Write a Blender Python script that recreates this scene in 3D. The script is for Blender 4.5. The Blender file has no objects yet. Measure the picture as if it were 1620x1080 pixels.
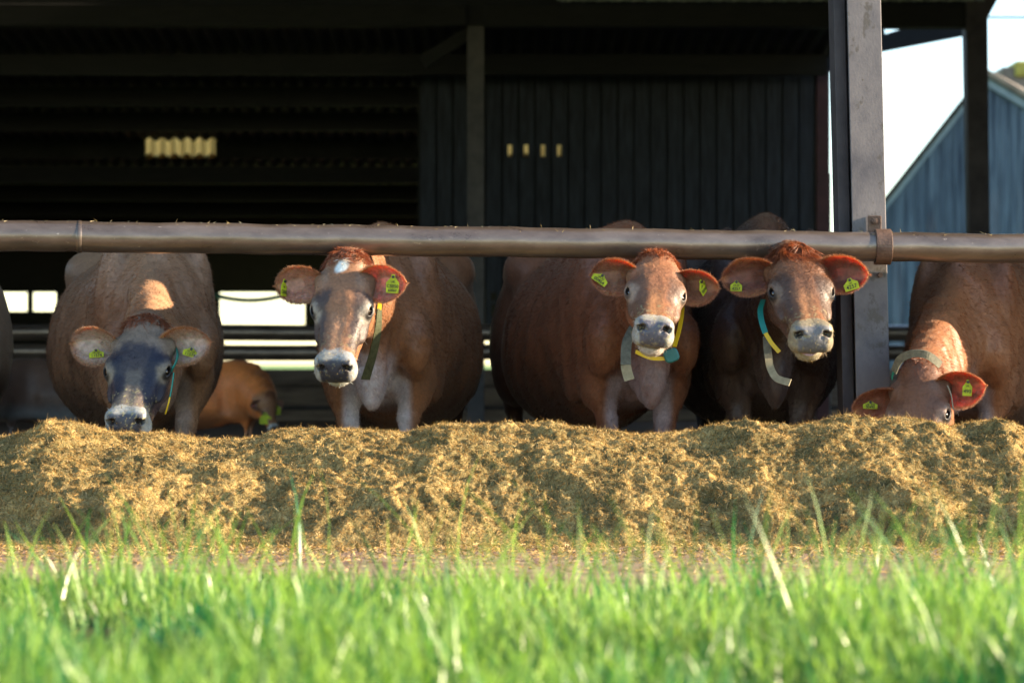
import bpy, math, random
import numpy as np
from mathutils import Vector, Matrix
random.seed(7)
RNG = np.random.default_rng(11)
sc = bpy.context.scene
R_ = math.radians
SUN_EL, SUN_AZ = 18.0, 0.0          # azimuth: degrees towards the camera from the +X side

# ------------------------------------------------------------------ camera
CAMZ, FPX, HORIZ = 0.60, 3825.0, 575.0
cd = bpy.data.cameras.new('camera'); cam = bpy.data.objects.new('camera', cd)
sc.collection.objects.link(cam); sc.camera = cam
cam.location = (0, 0, CAMZ); cam.rotation_euler = (R_(90), 0, 0)
cd.lens = 85.0; cd.sensor_width = 36.0; cd.shift_y = (HORIZ-540)/1620.0
cd.clip_start = 0.05; cd.clip_end = 3000
cd.dof.use_dof = True; cd.dof.focus_distance = 9.05; cd.dof.aperture_fstop = 3.3

# ------------------------------------------------------------------ world, sun, exposure
w = bpy.data.worlds.new('World'); sc.world = w; w.use_nodes = True
nt = w.node_tree; bg = nt.nodes['Background']
sky = nt.nodes.new('ShaderNodeTexSky'); sky.sky_type = 'NISHITA'; sky.sun_disc = False
sky.sun_elevation = R_(SUN_EL); sky.air_density = 1.0; sky.dust_density = .25; sky.ozone_density = 1.2
sdir = Vector((math.cos(R_(SUN_EL))*math.cos(R_(SUN_AZ)), -math.cos(R_(SUN_EL))*math.sin(R_(SUN_AZ)), math.sin(R_(SUN_EL))))
sky.sun_rotation = math.atan2(sdir.x, sdir.y)
nt.links.new(sky.outputs[0], bg.inputs[0]); bg.inputs[1].default_value = 0.115
sl = bpy.data.lights.new('sun', 'SUN'); sun = bpy.data.objects.new('sun', sl); sc.collection.objects.link(sun)
sl.energy = 5.0; sl.angle = R_(0.55); sl.color = (1.0, 0.80, 0.56)
sun.rotation_euler = sdir.to_track_quat('Z', 'Y').to_euler(); sun.location = (8, -3, 6)
sc.view_settings.view_transform = 'Standard'; sc.view_settings.look = 'None'
sc.view_settings.exposure = 1.98; sc.view_settings.gamma = 1.0; sc.view_settings.use_curve_mapping = False
sc.cycles.max_bounces = 6; sc.cycles.diffuse_bounces = 3; sc.cycles.glossy_bounces = 3
sc.cycles.transmission_bounces = 3; sc.cycles.caustics_reflective = False; sc.cycles.caustics_refractive = False
sc.cycles.use_denoising = True

def at(px, py, Y):
    """photograph pixel (1620 wide) at distance Y -> world point"""
    return Vector(((px-810)*Y/FPX, Y, CAMZ+(HORIZ-py)*Y/FPX))

# ------------------------------------------------------------------ helpers
def tag(o, label=None, cat=None, group=None, kind=None):
    if label: o['label'] = label
    if cat: o['category'] = cat
    if group: o['group'] = group
    if kind: o['kind'] = kind
    return o
def empty(name, loc=(0, 0, 0), **k):
    o = bpy.data.objects.new(name, None); sc.collection.objects.link(o); o.location = loc
    o.empty_display_size = 0.1
    return tag(o, **k)
def link(name, me, mat=None, parent=None, world=True):
    o = bpy.data.objects.new(name, me); sc.collection.objects.link(o)
    if mat:
        for m in (mat if isinstance(mat, (list, tuple)) else [mat]): me.materials.append(m)
    if parent:
        o.parent = parent
        if world:
            p = Vector((0, 0, 0)); q = parent
            while q: p += q.location; q = q.parent
            o.location = -p
    return o
def np_mesh(name, V, F, smooth=True, col=None, uv=None):
    """V (n,3); F (m,k) with one k"""
    me = bpy.data.meshes.new(name)
    V = np.asarray(V, np.float32); F = np.asarray(F, np.int32); k = F.shape[1]
    me.vertices.add(len(V)); me.vertices.foreach_set('co', V.ravel())
    me.loops.add(F.size); me.loops.foreach_set('vertex_index', F.ravel())
    me.polygons.add(len(F)); me.polygons.foreach_set('loop_start', np.arange(0, F.size, k, dtype=np.int32))
    me.polygons.foreach_set('loop_total', np.full(len(F), k, np.int32))
    me.polygons.foreach_set('use_smooth', np.full(len(F), smooth, bool))
    if col is not None:
        a = me.color_attributes.new('Col', 'FLOAT_COLOR', 'POINT')
        c = np.ones((len(V), 4), np.float32); c[:, :3] = col; a.data.foreach_set('color', c.ravel())
    me.update(calc_edges=True); me.validate(); return me

class MB:
    """collects boxes, bars and tubes into one mesh"""
    def __init__(s): s.v = []; s.f = []
    def quadbox(s, c):
        b = len(s.v); s.v += [tuple(p) for p in c]
        for q in ((0,3,2,1),(4,5,6,7),(0,1,5,4),(1,2,6,5),(2,3,7,6),(3,0,4,7)): s.f.append(tuple(b+i for i in q))
    def box(s, x0, y0, z0, x1, y1, z1):
        s.quadbox([(x0,y0,z0),(x1,y0,z0),(x1,y1,z0),(x0,y1,z0),(x0,y0,z1),(x1,y0,z1),(x1,y1,z1),(x0,y1,z1)])
    def bar(s, a, b, wd, ht, up=(0, 0, 1)):
        a = Vector(a); b = Vector(b); d = (b-a).normalized(); r = d.cross(Vector(up)).normalized(); u = r.cross(d)
        c = []
        for p in (a, b):
            c += [p-r*wd/2-u*ht/2, p+r*wd/2-u*ht/2, p+r*wd/2+u*ht/2, p-r*wd/2+u*ht/2]
        s.quadbox(c)
    def tube(s, pts, rad, seg=16, cap=True, closed=False):
        pts = [Vector(p) for p in pts]; n = len(pts); b = len(s.v)
        rads = rad if isinstance(rad, (list, tuple)) else [rad]*n
        prev = None
        for i, p in enumerate(pts):
            t = (pts[min(i+1, n-1)]-pts[max(i-1, 0)]).normalized()
            ref = Vector((0, 0, 1)) if abs(t.z) < .9 else Vector((0, 1, 0))
            if prev is None: u = t.cross(ref).normalized()
            else: u = (prev-t*prev.dot(t)).normalized()
            prev = u; v = t.cross(u)
            for k in range(seg):
                a = 2*math.pi*k/seg; s.v.append(tuple(p+(u*math.cos(a)+v*math.sin(a))*rads[i]))
        for i in range(n-1):
            for k in range(seg):
                k2 = (k+1) % seg; s.f.append((b+i*seg+k, b+i*seg+k2, b+(i+1)*seg+k2, b+(i+1)*seg+k))
        if cap:
            s.f.append(tuple(b+k for k in range(seg-1, -1, -1))); s.f.append(tuple(b+(n-1)*seg+k for k in range(seg)))
    def prism(s, poly, y0, y1):
        """poly of (x,z) extruded from y0 to y1"""
        b = len(s.v); n = len(poly)
        s.v += [(x, y0, z) for x, z in poly]+[(x, y1, z) for x, z in poly]
        s.f.append(tuple(b+i for i in range(n))); s.f.append(tuple(b+n+i for i in range(n-1, -1, -1)))
        for i in range(n):
            j = (i+1) % n; s.f.append((b+i, b+n+i, b+n+j, b+j))
    def build(s, name, mat, parent=None, bevel=0, smooth=False):
        me = bpy.data.meshes.new(name); me.from_pydata(s.v, [], s.f); me.update()
        import bmesh
        bm = bmesh.new(); bm.from_mesh(me); bmesh.ops.recalc_face_normals(bm, faces=bm.faces); bm.to_mesh(me); bm.free()
        if smooth:
            for p in me.polygons: p.use_smooth = len(p.vertices) == 4
        o = link(name, me, mat, parent)
        if bevel:
            m = o.modifiers.new('bevel', 'BEVEL'); m.width = bevel; m.segments = 2; m.limit_method = 'ANGLE'
        return o

# value noise (numpy)
_T = RNG.random((64, 64, 64)).astype(np.float32)
def vnoise(P, scale=1.0, off=0.0):
    p = np.asarray(P, np.float64)*scale+off+100.37
    i = np.floor(p).astype(int); f = p-i; f = f*f*(3-2*f)
    i &= 63; j = (i+1) & 63
    def g(a, b, c): return _T[a, b, c]
    x0, y0, z0 = i[..., 0], i[..., 1], i[..., 2]; x1, y1, z1 = j[..., 0], j[..., 1], j[..., 2]
    fx, fy, fz = f[..., 0], f[..., 1], f[..., 2]
    c00 = g(x0,y0,z0)*(1-fx)+g(x1,y0,z0)*fx; c10 = g(x0,y1,z0)*(1-fx)+g(x1,y1,z0)*fx
    c01 = g(x0,y0,z1)*(1-fx)+g(x1,y0,z1)*fx; c11 = g(x0,y1,z1)*(1-fx)+g(x1,y1,z1)*fx
    return ((c00*(1-fy)+c10*fy)*(1-fz)+(c01*(1-fy)+c11*fy)*fz)*2-1
def fbm(P, scale, octv=4, gain=.5, off=0.0):
    a = 1.0; s = 0; t = 0
    for k in range(octv):
        s = s+a*vnoise(P, scale, off+k*17.3); t += a; a *= gain; scale *= 2.03
    return s/t
def sst(a, b, x):
    t = np.clip((x-a)/(b-a), 0, 1); return t*t*(3-2*t)

def ribbons(name, P, D, N, L, W, C, seg=2, droop=0.0, curl=None, root_dark=None):
    """n thin tapered strands: P roots, D directions, N width axes, L lengths, W widths, C colours"""
    n = len(P); k = seg+1
    t = np.linspace(0, 1, k)
    V = np.zeros((n, k, 2, 3), np.float32)
    for j in range(k):
        c = P+D*(L*t[j])[:, None]
        c[:, 2] -= droop*L*t[j]**2 if np.isscalar(droop) else droop*L*t[j]**2
        if curl is not None: c = c+curl*(t[j]**2)*L[:, None]
        wj = W*(1-t[j]**1.6*0.93)/2
        V[:, j, 0] = c-N*wj[:, None]; V[:, j, 1] = c+N*wj[:, None]
    base = (np.arange(n)*k*2)[:, None]
    F = []
    for j in range(seg):
        F.append(np.stack([base[:, 0]+2*j, base[:, 0]+2*j+1, base[:, 0]+2*j+3, base[:, 0]+2*j+2], 1))
    F = np.stack(F, 1).reshape(-1, 4)
    col = np.repeat(C[:, None], k*2, 1).reshape(-1, 3)
    return np_mesh(name, V.reshape(-1, 3), F, True, col)
def unit(a): return a/np.maximum(np.linalg.norm(a, axis=-1, keepdims=True), 1e-9)

# ------------------------------------------------------------------ materials
def mat(name):
    m = bpy.data.materials.new(name); m.use_nodes = True; n = m.node_tree
    return m, n.nodes, n.links, n.nodes['Principled BSDF']
def noise_mat(name, c1, c2, scale=8, rough=.7, detail=8, bump=.3, bscale=60, stretch=(1,1,1), c3=None, s3=2.0, spec=.4, metal=0, bdist=.004, rr=None, t3=(.5,.62)):
    m, N, L, b = mat(name)
    tc = N.new('ShaderNodeTexCoord'); mp = N.new('ShaderNodeMapping'); mp.inputs['Scale'].default_value = stretch
    L.new(tc.outputs['Object'], mp.inputs[0])
    n1 = N.new('ShaderNodeTexNoise'); n1.inputs['Scale'].default_value = scale; n1.inputs['Detail'].default_value = detail; n1.inputs['Roughness'].default_value = .65
    L.new(mp.outputs[0], n1.inputs[0])
    r = N.new('ShaderNodeValToRGB'); r.color_ramp.elements[0].position = .33; r.color_ramp.elements[1].position = .68
    r.color_ramp.elements[0].color = (*c1, 1); r.color_ramp.elements[1].color = (*c2, 1); L.new(n1.outputs[0], r.inputs[0])
    out = r.outputs[0]
    if c3 is not None:
        n3 = N.new('ShaderNodeTexNoise'); n3.inputs['Scale'].default_value = s3; n3.inputs['Detail'].default_value = 10; n3.inputs['Roughness'].default_value = .7
        L.new(mp.outputs[0], n3.inputs[0])
        r3 = N.new('ShaderNodeValToRGB'); r3.color_ramp.elements[0].position = t3[0]; r3.color_ramp.elements[1].position = t3[1]
        L.new(n3.outputs[0], r3.inputs[0])
        mx = N.new('ShaderNodeMix'); mx.data_type = 'RGBA'; L.new(r3.outputs[0], mx.inputs[0]); L.new(out, mx.inputs[6]); mx.inputs[7].default_value = (*c3, 1)
        out = mx.outputs[2]
    L.new(out, b.inputs['Base Color'])
    b.inputs['Roughness'].default_value = rough; b.inputs['Metallic'].default_value = metal; b.inputs['Specular IOR Level'].default_value = spec
    if rr:
        mr = N.new('ShaderNodeMapRange'); mr.inputs[3].default_value = rr[0]; mr.inputs[4].default_value = rr[1]
        L.new(n1.outputs[0], mr.inputs[0]); L.new(mr.outputs[0], b.inputs['Roughness'])
    if bump:
        nb = N.new('ShaderNodeTexNoise'); nb.inputs['Scale'].default_value = bscale; nb.inputs['Detail'].default_value = 6
        L.new(mp.outputs[0], nb.inputs[0])
        bp = N.new('ShaderNodeBump'); bp.inputs['Strength'].default_value = bump; bp.inputs['Distance'].default_value = bdist
        L.new(nb.outputs[0], bp.inputs['Height']); L.new(bp.outputs[0], b.inputs['Normal'])
    return m
def vcol_mat(name, rough=.6, spec=.3, noise=.25, nscale=60, sss=0, trans=0, bump=0, sheen=0, tint=(1, 1, 1)):
    m, N, L, b = mat(name)
    a = N.new('ShaderNodeAttribute'); a.attribute_name = 'Col'
    tc = N.new('ShaderNodeTexCoord'); n1 = N.new('ShaderNodeTexNoise'); n1.inputs['Scale'].default_value = nscale; n1.inputs['Detail'].default_value = 6
    L.new(tc.outputs['Object'], n1.inputs[0])
    mr = N.new('ShaderNodeMapRange'); mr.inputs[1].default_value = .25; mr.inputs[2].default_value = .75
    mr.inputs[3].default_value = 1-noise; mr.inputs[4].default_value = 1+noise; L.new(n1.outputs[0], mr.inputs[0])
    vm = N.new('ShaderNodeVectorMath'); vm.operation = 'SCALE'; L.new(a.outputs['Color'], vm.inputs[0]); L.new(mr.outputs[0], vm.inputs['Scale'])
    L.new(vm.outputs[0], b.inputs['Base Color'])
    b.inputs['Roughness'].default_value = rough; b.inputs['Specular IOR Level'].default_value = spec
    if sheen: b.inputs['Sheen Weight'].default_value = sheen; b.inputs['Sheen Roughness'].default_value = .4; b.inputs['Sheen Tint'].default_value = (1, .8, .6, 1)
    if bump:
        bp = N.new('ShaderNodeBump'); bp.inputs['Strength'].default_value = bump; bp.inputs['Distance'].default_value = .004
        L.new(n1.outputs[0], bp.inputs['Height']); L.new(bp.outputs[0], b.inputs['Normal'])
    if sss:
        b.inputs['Subsurface Weight'].default_value = sss; b.inputs['Subsurface Radius'].default_value = (1.0, .20, .08); b.inputs['Subsurface Scale'].default_value = .019
    if trans:
        tb = N.new('ShaderNodeBsdfTranslucent'); v2 = N.new('ShaderNodeVectorMath'); v2.operation = 'MULTIPLY'
        L.new(vm.outputs[0], v2.inputs[0]); v2.inputs[1].default_value = tint; L.new(v2.outputs[0], tb.inputs[0])
        ms = N.new('ShaderNodeMixShader'); ms.inputs[0].default_value = trans
        L.new(b.outputs[0], ms.inputs[1]); L.new(tb.outputs[0], ms.inputs[2]); L.new(ms.outputs[0], N['Material Output'].inputs[0])
    return m
def plain(name, c, rough=.5, spec=.5, metal=0, coat=0):
    m, N, L, b = mat(name); b.inputs['Base Color'].default_value = (*c, 1); b.inputs['Roughness'].default_value = rough
    b.inputs['Specular IOR Level'].default_value = spec; b.inputs['Metallic'].default_value = metal; b.inputs['Coat Weight'].default_value = coat
    return m
M = {}
M['pipe'] = noise_mat('rail_steel', (.12,.09,.072), (.23,.18,.145), 6, .36, 12, .35, 130, (.8,2,2), (.42,.34,.27), 34, .6, .6, .0012, (.20,.40), t3=(.64,.69))
b_ = M['pipe'].node_tree.nodes['Principled BSDF']; b_.inputs['Coat Weight'].default_value = .35; b_.inputs['Coat Roughness'].default_value = .28
M['post'] = noise_mat('post_steel', (.07,.064,.076), (.17,.155,.16), 6, .5, 10, .3, 120, (1,1,.7), (.07,.06,.055), 14.0, .5, .15, .002, (.35,.7), t3=(.56,.62))
M['clamp'] = noise_mat('clamp_steel', (.09,.05,.035), (.19,.115,.08), 20, .55, 8, .4, 120, spec=.5, metal=.3)
M['rearpost'] = noise_mat('rear_post_steel', (.05,.046,.05), (.10,.09,.088), 5, .6, 6, .2, 60, spec=.3)
M['darksteel'] = noise_mat('dark_steel', (.03,.026,.03), (.07,.06,.065), 5, .6, 6, .2, 60, spec=.3)
M['rustpost'] = noise_mat('red_oxide_steel', (.05,.02,.025), (.09,.035,.04), 6, .6)
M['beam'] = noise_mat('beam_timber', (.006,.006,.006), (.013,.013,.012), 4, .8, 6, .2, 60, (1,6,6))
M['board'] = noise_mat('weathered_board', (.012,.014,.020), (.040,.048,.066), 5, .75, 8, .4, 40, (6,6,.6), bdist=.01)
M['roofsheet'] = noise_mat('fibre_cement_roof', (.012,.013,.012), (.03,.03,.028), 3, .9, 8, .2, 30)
M['fascia'] = noise_mat('pale_fibre_cement', (.16,.18,.17), (.3,.33,.31), 4, .8, 8)
M['sleeper'] = noise_mat('sleeper_timber', (.10,.075,.06), (.27,.21,.16), 3, .85, 8, .4, 30, (.8,6,6), bdist=.01)
M['gable'] = noise_mat('blue_grey_timber', (.022,.038,.07), (.095,.14,.205), 3, .8, 10, .5, 24, (7,7,.35), (.012,.024,.05), 1.1, bdist=.01)
M['verge'] = noise_mat('pale_verge', (.13,.18,.25), (.22,.29,.36), 4, .7)
M['rooftile'] = noise_mat('lichen_tile', (.12,.10,.085), (.22,.19,.16), 3, .9, 10, .5, 20)
M['lichen'] = noise_mat('lichen_ridge', (.22,.2,.05), (.42,.38,.08), 3, .9)
M['ground'] = noise_mat('yard_earth', (.16,.10,.075), (.32,.215,.165), 3.5, .95, 12, .6, 60, c3=(.36,.27,.16), s3=9, spec=.15, bdist=.01)
M['soil'] = noise_mat('verge_soil', (.05,.04,.02), (.10,.085,.04), 12, .95, 10, .6, 60, spec=.1)
M['field'] = noise_mat('pasture', (.10,.19,.04), (.17,.28,.07), .4, .95)
M['feed'] = vcol_mat('silage', .85, .15, .45, 130, bump=.9)
M['straw'] = vcol_mat('straw_bits', .7, .25, .2, 30, trans=.2, tint=(1.3,1.1,.6))
M['grass'] = vcol_mat('grass_blade', .33, .5, .15, 30, trans=.42, tint=(1.25,1.3,.6))
M['coat'] = vcol_mat('cow_coat', .48, .35, .22, 90, bump=.5, sheen=.1)
M['hair'] = vcol_mat('cow_hair', .5, .35, .1, 40, trans=.25, tint=(1.5,1.2,.9))
M['ear'] = vcol_mat('cow_ear', .6, .25, .3, 70, sss=.6)
M['eye'] = plain('cow_eye', (.010,.006,.004), .12, .5, coat=.3)
M['tag'] = vcol_mat('tag_plastic', .45, .4, .3, 45, trans=.35, tint=(1.1,1.1,.6))
M['ink'] = plain('tag_ink', (.02,.03,.01), .6)
M['stud'] = plain('tag_stud', (.015,.015,.015), .4)
M['yellowband'] = plain('yellow_band', (.72,.47,.01), .45)
M['tongue'] = plain('cow_tongue', (.45,.30,.32), .35)
M['tealband'] = plain('teal_band', (.01,.20,.16), .45)
M['tealbox'] = noise_mat('teal_plastic', (.02,.13,.13), (.035,.18,.17), 20, .45)
M['greyband'] = noise_mat('grey_webbing', (.10,.10,.075), (.20,.19,.14), 60, .8, 6, .5, 200)
M['tailband'] = noise_mat('tan_and_lit_webbing', (.22,.19,.12), (.38,.33,.21), 40, .8, 6, .5, 200)
M['oliveband'] = noise_mat('olive_webbing', (.035,.04,.015), (.075,.08,.035), 60, .8, 6, .5, 200)
m, N, L, b = mat('dirty_skylight')
tb = N.new('ShaderNodeBsdfTranslucent'); tb.inputs[0].default_value = (.95,.72,.38,1)
wv = N.new('ShaderNodeTexWave'); wv.inputs['Scale'].default_value = 1.05; tc = N.new('ShaderNodeTexCoord'); L.new(tc.outputs['Object'], wv.inputs[0])
b.inputs['Base Color'].default_value = (.3,.3,.2,1); ms = N.new('ShaderNodeMixShader'); ms.inputs[0].default_value = .95
L.new(b.outputs[0], ms.inputs[1]); L.new(tb.outputs[0], ms.inputs[2]); L.new(ms.outputs[0], N['Material Output'].inputs[0])
M['skylight'] = m
def X(px, Y): return (px-810)*Y/FPX
def Z(py, Y): return CAMZ+(HORIZ-py)*Y/FPX
# ------------------------------------------------------------------ ground
m_ = MB(); m_.v = [(-400,-60,0),(400,-60,0),(400,1500,0),(-400,1500,0)]; m_.f = [(0,1,2,3)]
tag(m_.build('ground', M['field']), 'green pasture reaching to the horizon behind the shed', kind='structure')
m_ = MB(); m_.v = [(-60,5.9,.004),(60,5.9,.004),(60,34,.004),(-60,34,.004)]; m_.f = [(0,1,2,3)]
tag(m_.build('yard', M['ground']), 'trodden brown yard in front of and under the shed', kind='structure')
# verge: gently rising soil under the grass
nx, ny = 60, 50
xs = np.linspace(-6, 6, nx); ys = np.linspace(-3, 6.25, ny)
gx, gy = np.meshgrid(xs, ys, indexing='ij')
def verge_z(x, y):
    P = np.stack([x, y, np.zeros_like(x)], -1)
    return .012+.05*sst(6.3, 5.0, y)+.03*fbm(P, 1.5, 3)*sst(6.2, 5.6, y)-.03*sst(6.0, 6.25, y)
gz = verge_z(gx, gy)
idx = np.arange(nx*ny).reshape(nx, ny)
F = np.stack([idx[:-1,:-1], idx[1:,:-1], idx[1:,1:], idx[:-1,1:]], -1).reshape(-1, 4)
tag(link('verge', np_mesh('verge', np.stack([gx, gy, gz], -1).reshape(-1, 3), F), M['soil']), 'dark soil bank under the foreground grass', kind='structure')

# ------------------------------------------------------------------ cattle shed (YB: main frame line)
YB = 22.0
shed = empty('cattle_shed', (0, YB, 0), label='dark open-fronted cattle shed with steel frame, vertical boards and sheeted roof', cat='shed')
def roofz(y): return 3.72-(y-22)*.082
# main beam, two halves meeting on the post
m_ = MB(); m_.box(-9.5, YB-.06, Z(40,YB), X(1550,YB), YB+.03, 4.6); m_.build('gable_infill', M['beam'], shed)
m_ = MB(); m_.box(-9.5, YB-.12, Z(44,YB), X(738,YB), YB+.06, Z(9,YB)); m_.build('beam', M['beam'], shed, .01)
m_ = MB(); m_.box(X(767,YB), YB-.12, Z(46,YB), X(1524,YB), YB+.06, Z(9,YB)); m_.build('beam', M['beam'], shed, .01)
# fascia: corrugated pale sheet above the beam, right half
v=[];f=[]; n=220; x0, x1 = X(880,YB), X(1552,YB)
for i in range(n+1):
    x = x0+(x1-x0)*i/n; y = YB-.17+.018*math.sin(x*2*math.pi/.15)
    v += [(x, y, Z(7,YB)+.004*math.sin(i*1.7)), (x, y, Z(-40,YB)), (x,y+.008,Z(-40,YB)),(x,y+.008,Z(7,YB)+.004*math.sin(i*1.7))]
for i in range(n):
    a=4*i; f += [(a,a+4,a+5,a+1),(a+1,a+5,a+6,a+2),(a+2,a+6,a+7,a+3),(a+3,a+7,a+4,a)]
m_ = MB(); m_.v=v; m_.f=f; m_.build('fascia_sheet', M['fascia'], shed)
# posts
def hpost(px0, px1, Y, ztop, name, mt, parent, lean=0, z0=0.0):
    m_ = MB(); a, b = X(px0,Y), X(px1,Y); wd = b-a; fl = .012
    m_.box(a, Y, z0, b, Y+.012, ztop); m_.box((a+b)/2-.006, Y+.012, z0, (a+b)/2+.006, Y+wd-.012, ztop); m_.box(a, Y+wd-.012, z0, b, Y+wd, ztop)
    o = m_.build(name, mt, parent, .002); return o
hpost(739, 766, YB, 3.86, 'post', M['rearpost'], shed)
m_ = MB(); a,b2 = X(1526,YB), X(1561,YB)
m_.quadbox([(a+.06,YB-.1,0),(b2+.03,YB-.1,0),(b2+.03,YB+.1,0),(a+.06,YB+.1,0),(a-.01,YB-.1,3.86),(b2-.01,YB-.1,3.86),(b2-.01,YB+.1,3.86),(a-.01,YB+.1,3.86)])
m_.build('post', M['darksteel'], shed, .01)
for px in (-260,): hpost(px, px+27, YB, 3.86, 'post', M['darksteel'], shed)
# post cap flare at right top and knee braces
m_ = MB(); m_.prism([(X(1524,YB),Z(60,YB)),(X(1560,YB),Z(28,YB)),(X(1575,YB),Z(0,YB)),(X(1575,YB),Z(-40,YB)),(X(1524,YB),Z(-40,YB))], YB-.14, YB+.05); m_.build('knee_bracket', M['darksteel'], shed)
m_ = MB(); m_.bar((X(668,YB),YB+.2,Z(95,YB)), (X(742,YB),YB+.2,Z(48,YB)), .1, .12); m_.build('knee_brace', M['beam'], shed)
# end rafter running back at the right, underside seen against the sky
YR = 24.6
m_ = MB(); m_.prism([(X(1300,YR),Z(118,YR)),(X(1398,YR),Z(80,YR)),(X(1528,YR),Z(55,YR)),(X(1528,YR),Z(40,YR)),(X(1440,YR),Z(42,YR)),(X(1400,YR),Z(54,YR)),(X(1398,YR),Z(30,YR)),(X(1240,YR),Z(30,YR)),(X(1240,YR),Z(105,YR))], YR, YR+.15); m_.build('rafter', M['beam'], shed)
# roof, back slope: corrugated sheet seen from below, with purlins
def corr_sheet(name, x0, x1, y0, z0, y1, z1, mt, parent, pitch=.146, amp=.022, per=8, th=.012, holes=()):
    n = int((x1-x0)/pitch*per); v=[]; f=[]
    for i in range(n+1):
        x = x0+(x1-x0)*i/n; d = amp*math.sin(2*math.pi*(x-x0)/pitch)
        v += [(x,y0,z0+d),(x,y1,z1+d),(x,y1,z1+d+th),(x,y0,z0+d+th)]
    for i in range(n):
        a=4*i; f += [(a,a+1,a+5,a+4),(a+1,a+2,a+6,a+5),(a+2,a+3,a+7,a+6),(a+3,a,a+4,a+7)]
    m_ = MB(); m_.v=v; m_.f=f; o = m_.build(name, mt, parent)
    for p in o.data.polygons: p.use_smooth = False
    return o
YE = 38.0
sk = (28.2, 28.2)      # skylight row
xa, xb = X(229, 28.2), X(341, 28.2)
xc, xd = X(800, 28.2), X(892, 28.2)
corr_sheet('roof', -12, 3.1, YB+.04, roofz(YB+.04), sk[0], roofz(sk[0]), M['roofsheet'], shed)
zt_, zl_ = roofz(28.2), Z(247, 28.2)
def rz2(y): return zl_-(y-28.2)*.07
for (a_, b_) in ((-12, xa), (xb, xc), (xd, 3.1)):
    m_ = MB(); m_.box(a_, 28.2, zl_-.03, b_, 28.24, zt_+.05); m_.build('step_panel', M['roofsheet'], shed)
def vsheet(xa_, xb_, n):
    m_ = MB(); k = n*10
    for i in range(k+1):
        x = xa_+(xb_-xa_)*i/k; y = 28.21+.03*math.sin(2*math.pi*i/10); m_.v += [(x,y,zl_-.02),(x,y,zt_+.04),(x,y+.006,zt_+.04),(x,y+.006,zl_-.02)]
    for i in range(k):
        a=4*i; m_.f += [(a,a+4,a+5,a+1),(a+1,a+5,a+6,a+2),(a+2,a+6,a+7,a+3),(a+3,a+7,a+4,a)]
    m_.build('skylight', M['skylight'], shed)
vsheet(X(229,28.2), X(341,28.2), 7); vsheet(X(800,28.2), X(892,28.2), 6)
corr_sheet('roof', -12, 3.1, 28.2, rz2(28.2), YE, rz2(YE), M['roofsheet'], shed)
for k, y in enumerate((23.4, 25.0, 26.4, 28.9, 30.4, 31.9, 33.2, 35.0, 36.6)):
    z = roofz(y)-.08 if y < 28 else rz2(y)-.08
    m_ = MB(); m_.box(-12, y-.035, z-.14, 2.0 if k > 1 else 3.05, y+.035, z+.06); m_.build('purlin', M['beam'], shed)
# rear eave beam with a row of bright bolt holes, and rear posts
ye = 36.5
m_ = MB(); m_.box(-12, ye, Z(462,ye), 3.1, ye+.12, 2.47); m_.build('eave_beam', M['beam'], shed)
for (pa, pb) in ((40,48),(86,345),(481,540),(541,700),(701,900)):
    m_ = MB(); m_.box(X(pa,ye), ye+.14, 0 if pb-pa<20 else Z(516,ye), X(pb,ye), ye+.24, Z(462,ye)+.1); m_.build('rear_panel', M['beam'], shed)
m_ = MB(); m_.box(-12, ye+.1, 0.0, X(100,ye), ye+.2, Z(492,ye)); m_.build('rear_panel', M['beam'], shed)
# unseen front roof set to darken the shed; added walls at right block sun
corr_sheet('roof', -12, 5.15, 10.0, 4.2, YB-.2, 4.65, M['roofsheet'], shed)
m_ = MB(); m_.box(5.2, 9.95, 0, 5.26, 21.5, 5.6); m_.build('unseen_wall', M['board'], shed)  # added out of view to shade the cows' bodies
m_ = MB(); m_.box(7.4, 21.0, 0, 7.46, 32, 7.5); m_.build('unseen_wall', M['board'], shed)  # added out of view, keeps sun off the board wall
m_ = MB(); m_.box(-12.06, 13.0, 0, -12, YE, 3.4); m_.build('unseen_wall', M['board'], shed)
# board wall: vertical boards with dark gaps, one missing board stub
YW = 24.0
wx0, wx1 = X(664,YW), X(1290,YW); nb = 24; bw = (wx1-wx0)/nb
wl = MB(); r = random.Random(4)
slot = X(780, YW)
for i in range(nb):
    a = wx0+i*bw+.008; b2 = wx0+(i+1)*bw-.008; zt = roofz(YW)-.1; zb = Z(521, YW)+r.uniform(-.02,.02); yj = YW+r.uniform(-.012,.012)
    yj2 = yj+r.uniform(-.01,.01)
    if a-.02 < slot < b2+.02:
        a2 = slot-.022; b3 = slot+.026
        wl.box(a, yj, zb, a2, yj+.025, zt); wl.box(b3, yj, zb, b2, yj+.025, zt)
        wl.box(a2, yj, Z(462,YW), b3, yj+.025, zt)
        wl.box(a2, yj, Z(481,YW), b3, yj+.025, Z(475,YW)); wl.box(a2, yj, Z(509,YW), b3, yj+.025, Z(502,YW))
        continue
    hole = None
    for hx in (807, 832, 859, 885):
        if a < X(hx,YW) < b2: hole = X(hx,YW)
    if hole is None: wl.box(a, yj, zb, b2, yj+.025, zt)
    else:
        h1, h2 = hole-.022, hole+.022
        wl.box(a, yj, zb, h1, yj+.025, zt); wl.box(h2, yj, zb, b2, yj+.025, zt)
        wl.box(h1, yj, zb, h2, yj+.025, Z(248,YW)); wl.box(h1, yj, Z(229,YW), h2, yj+.025, zt)
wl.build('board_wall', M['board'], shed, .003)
bk = MB()   # rails behind the boards close the gaps
for z0_, z1_ in ((Z(455,YW),Z(252,YW)),(Z(225,YW),Z(60,YW))):
    bk.box(wx0-.02, YW+.04, z0_, slot-.06, YW+.06, z1_); bk.box(slot+.06, YW+.04, z0_, wx1, YW+.06, z1_)
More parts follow.
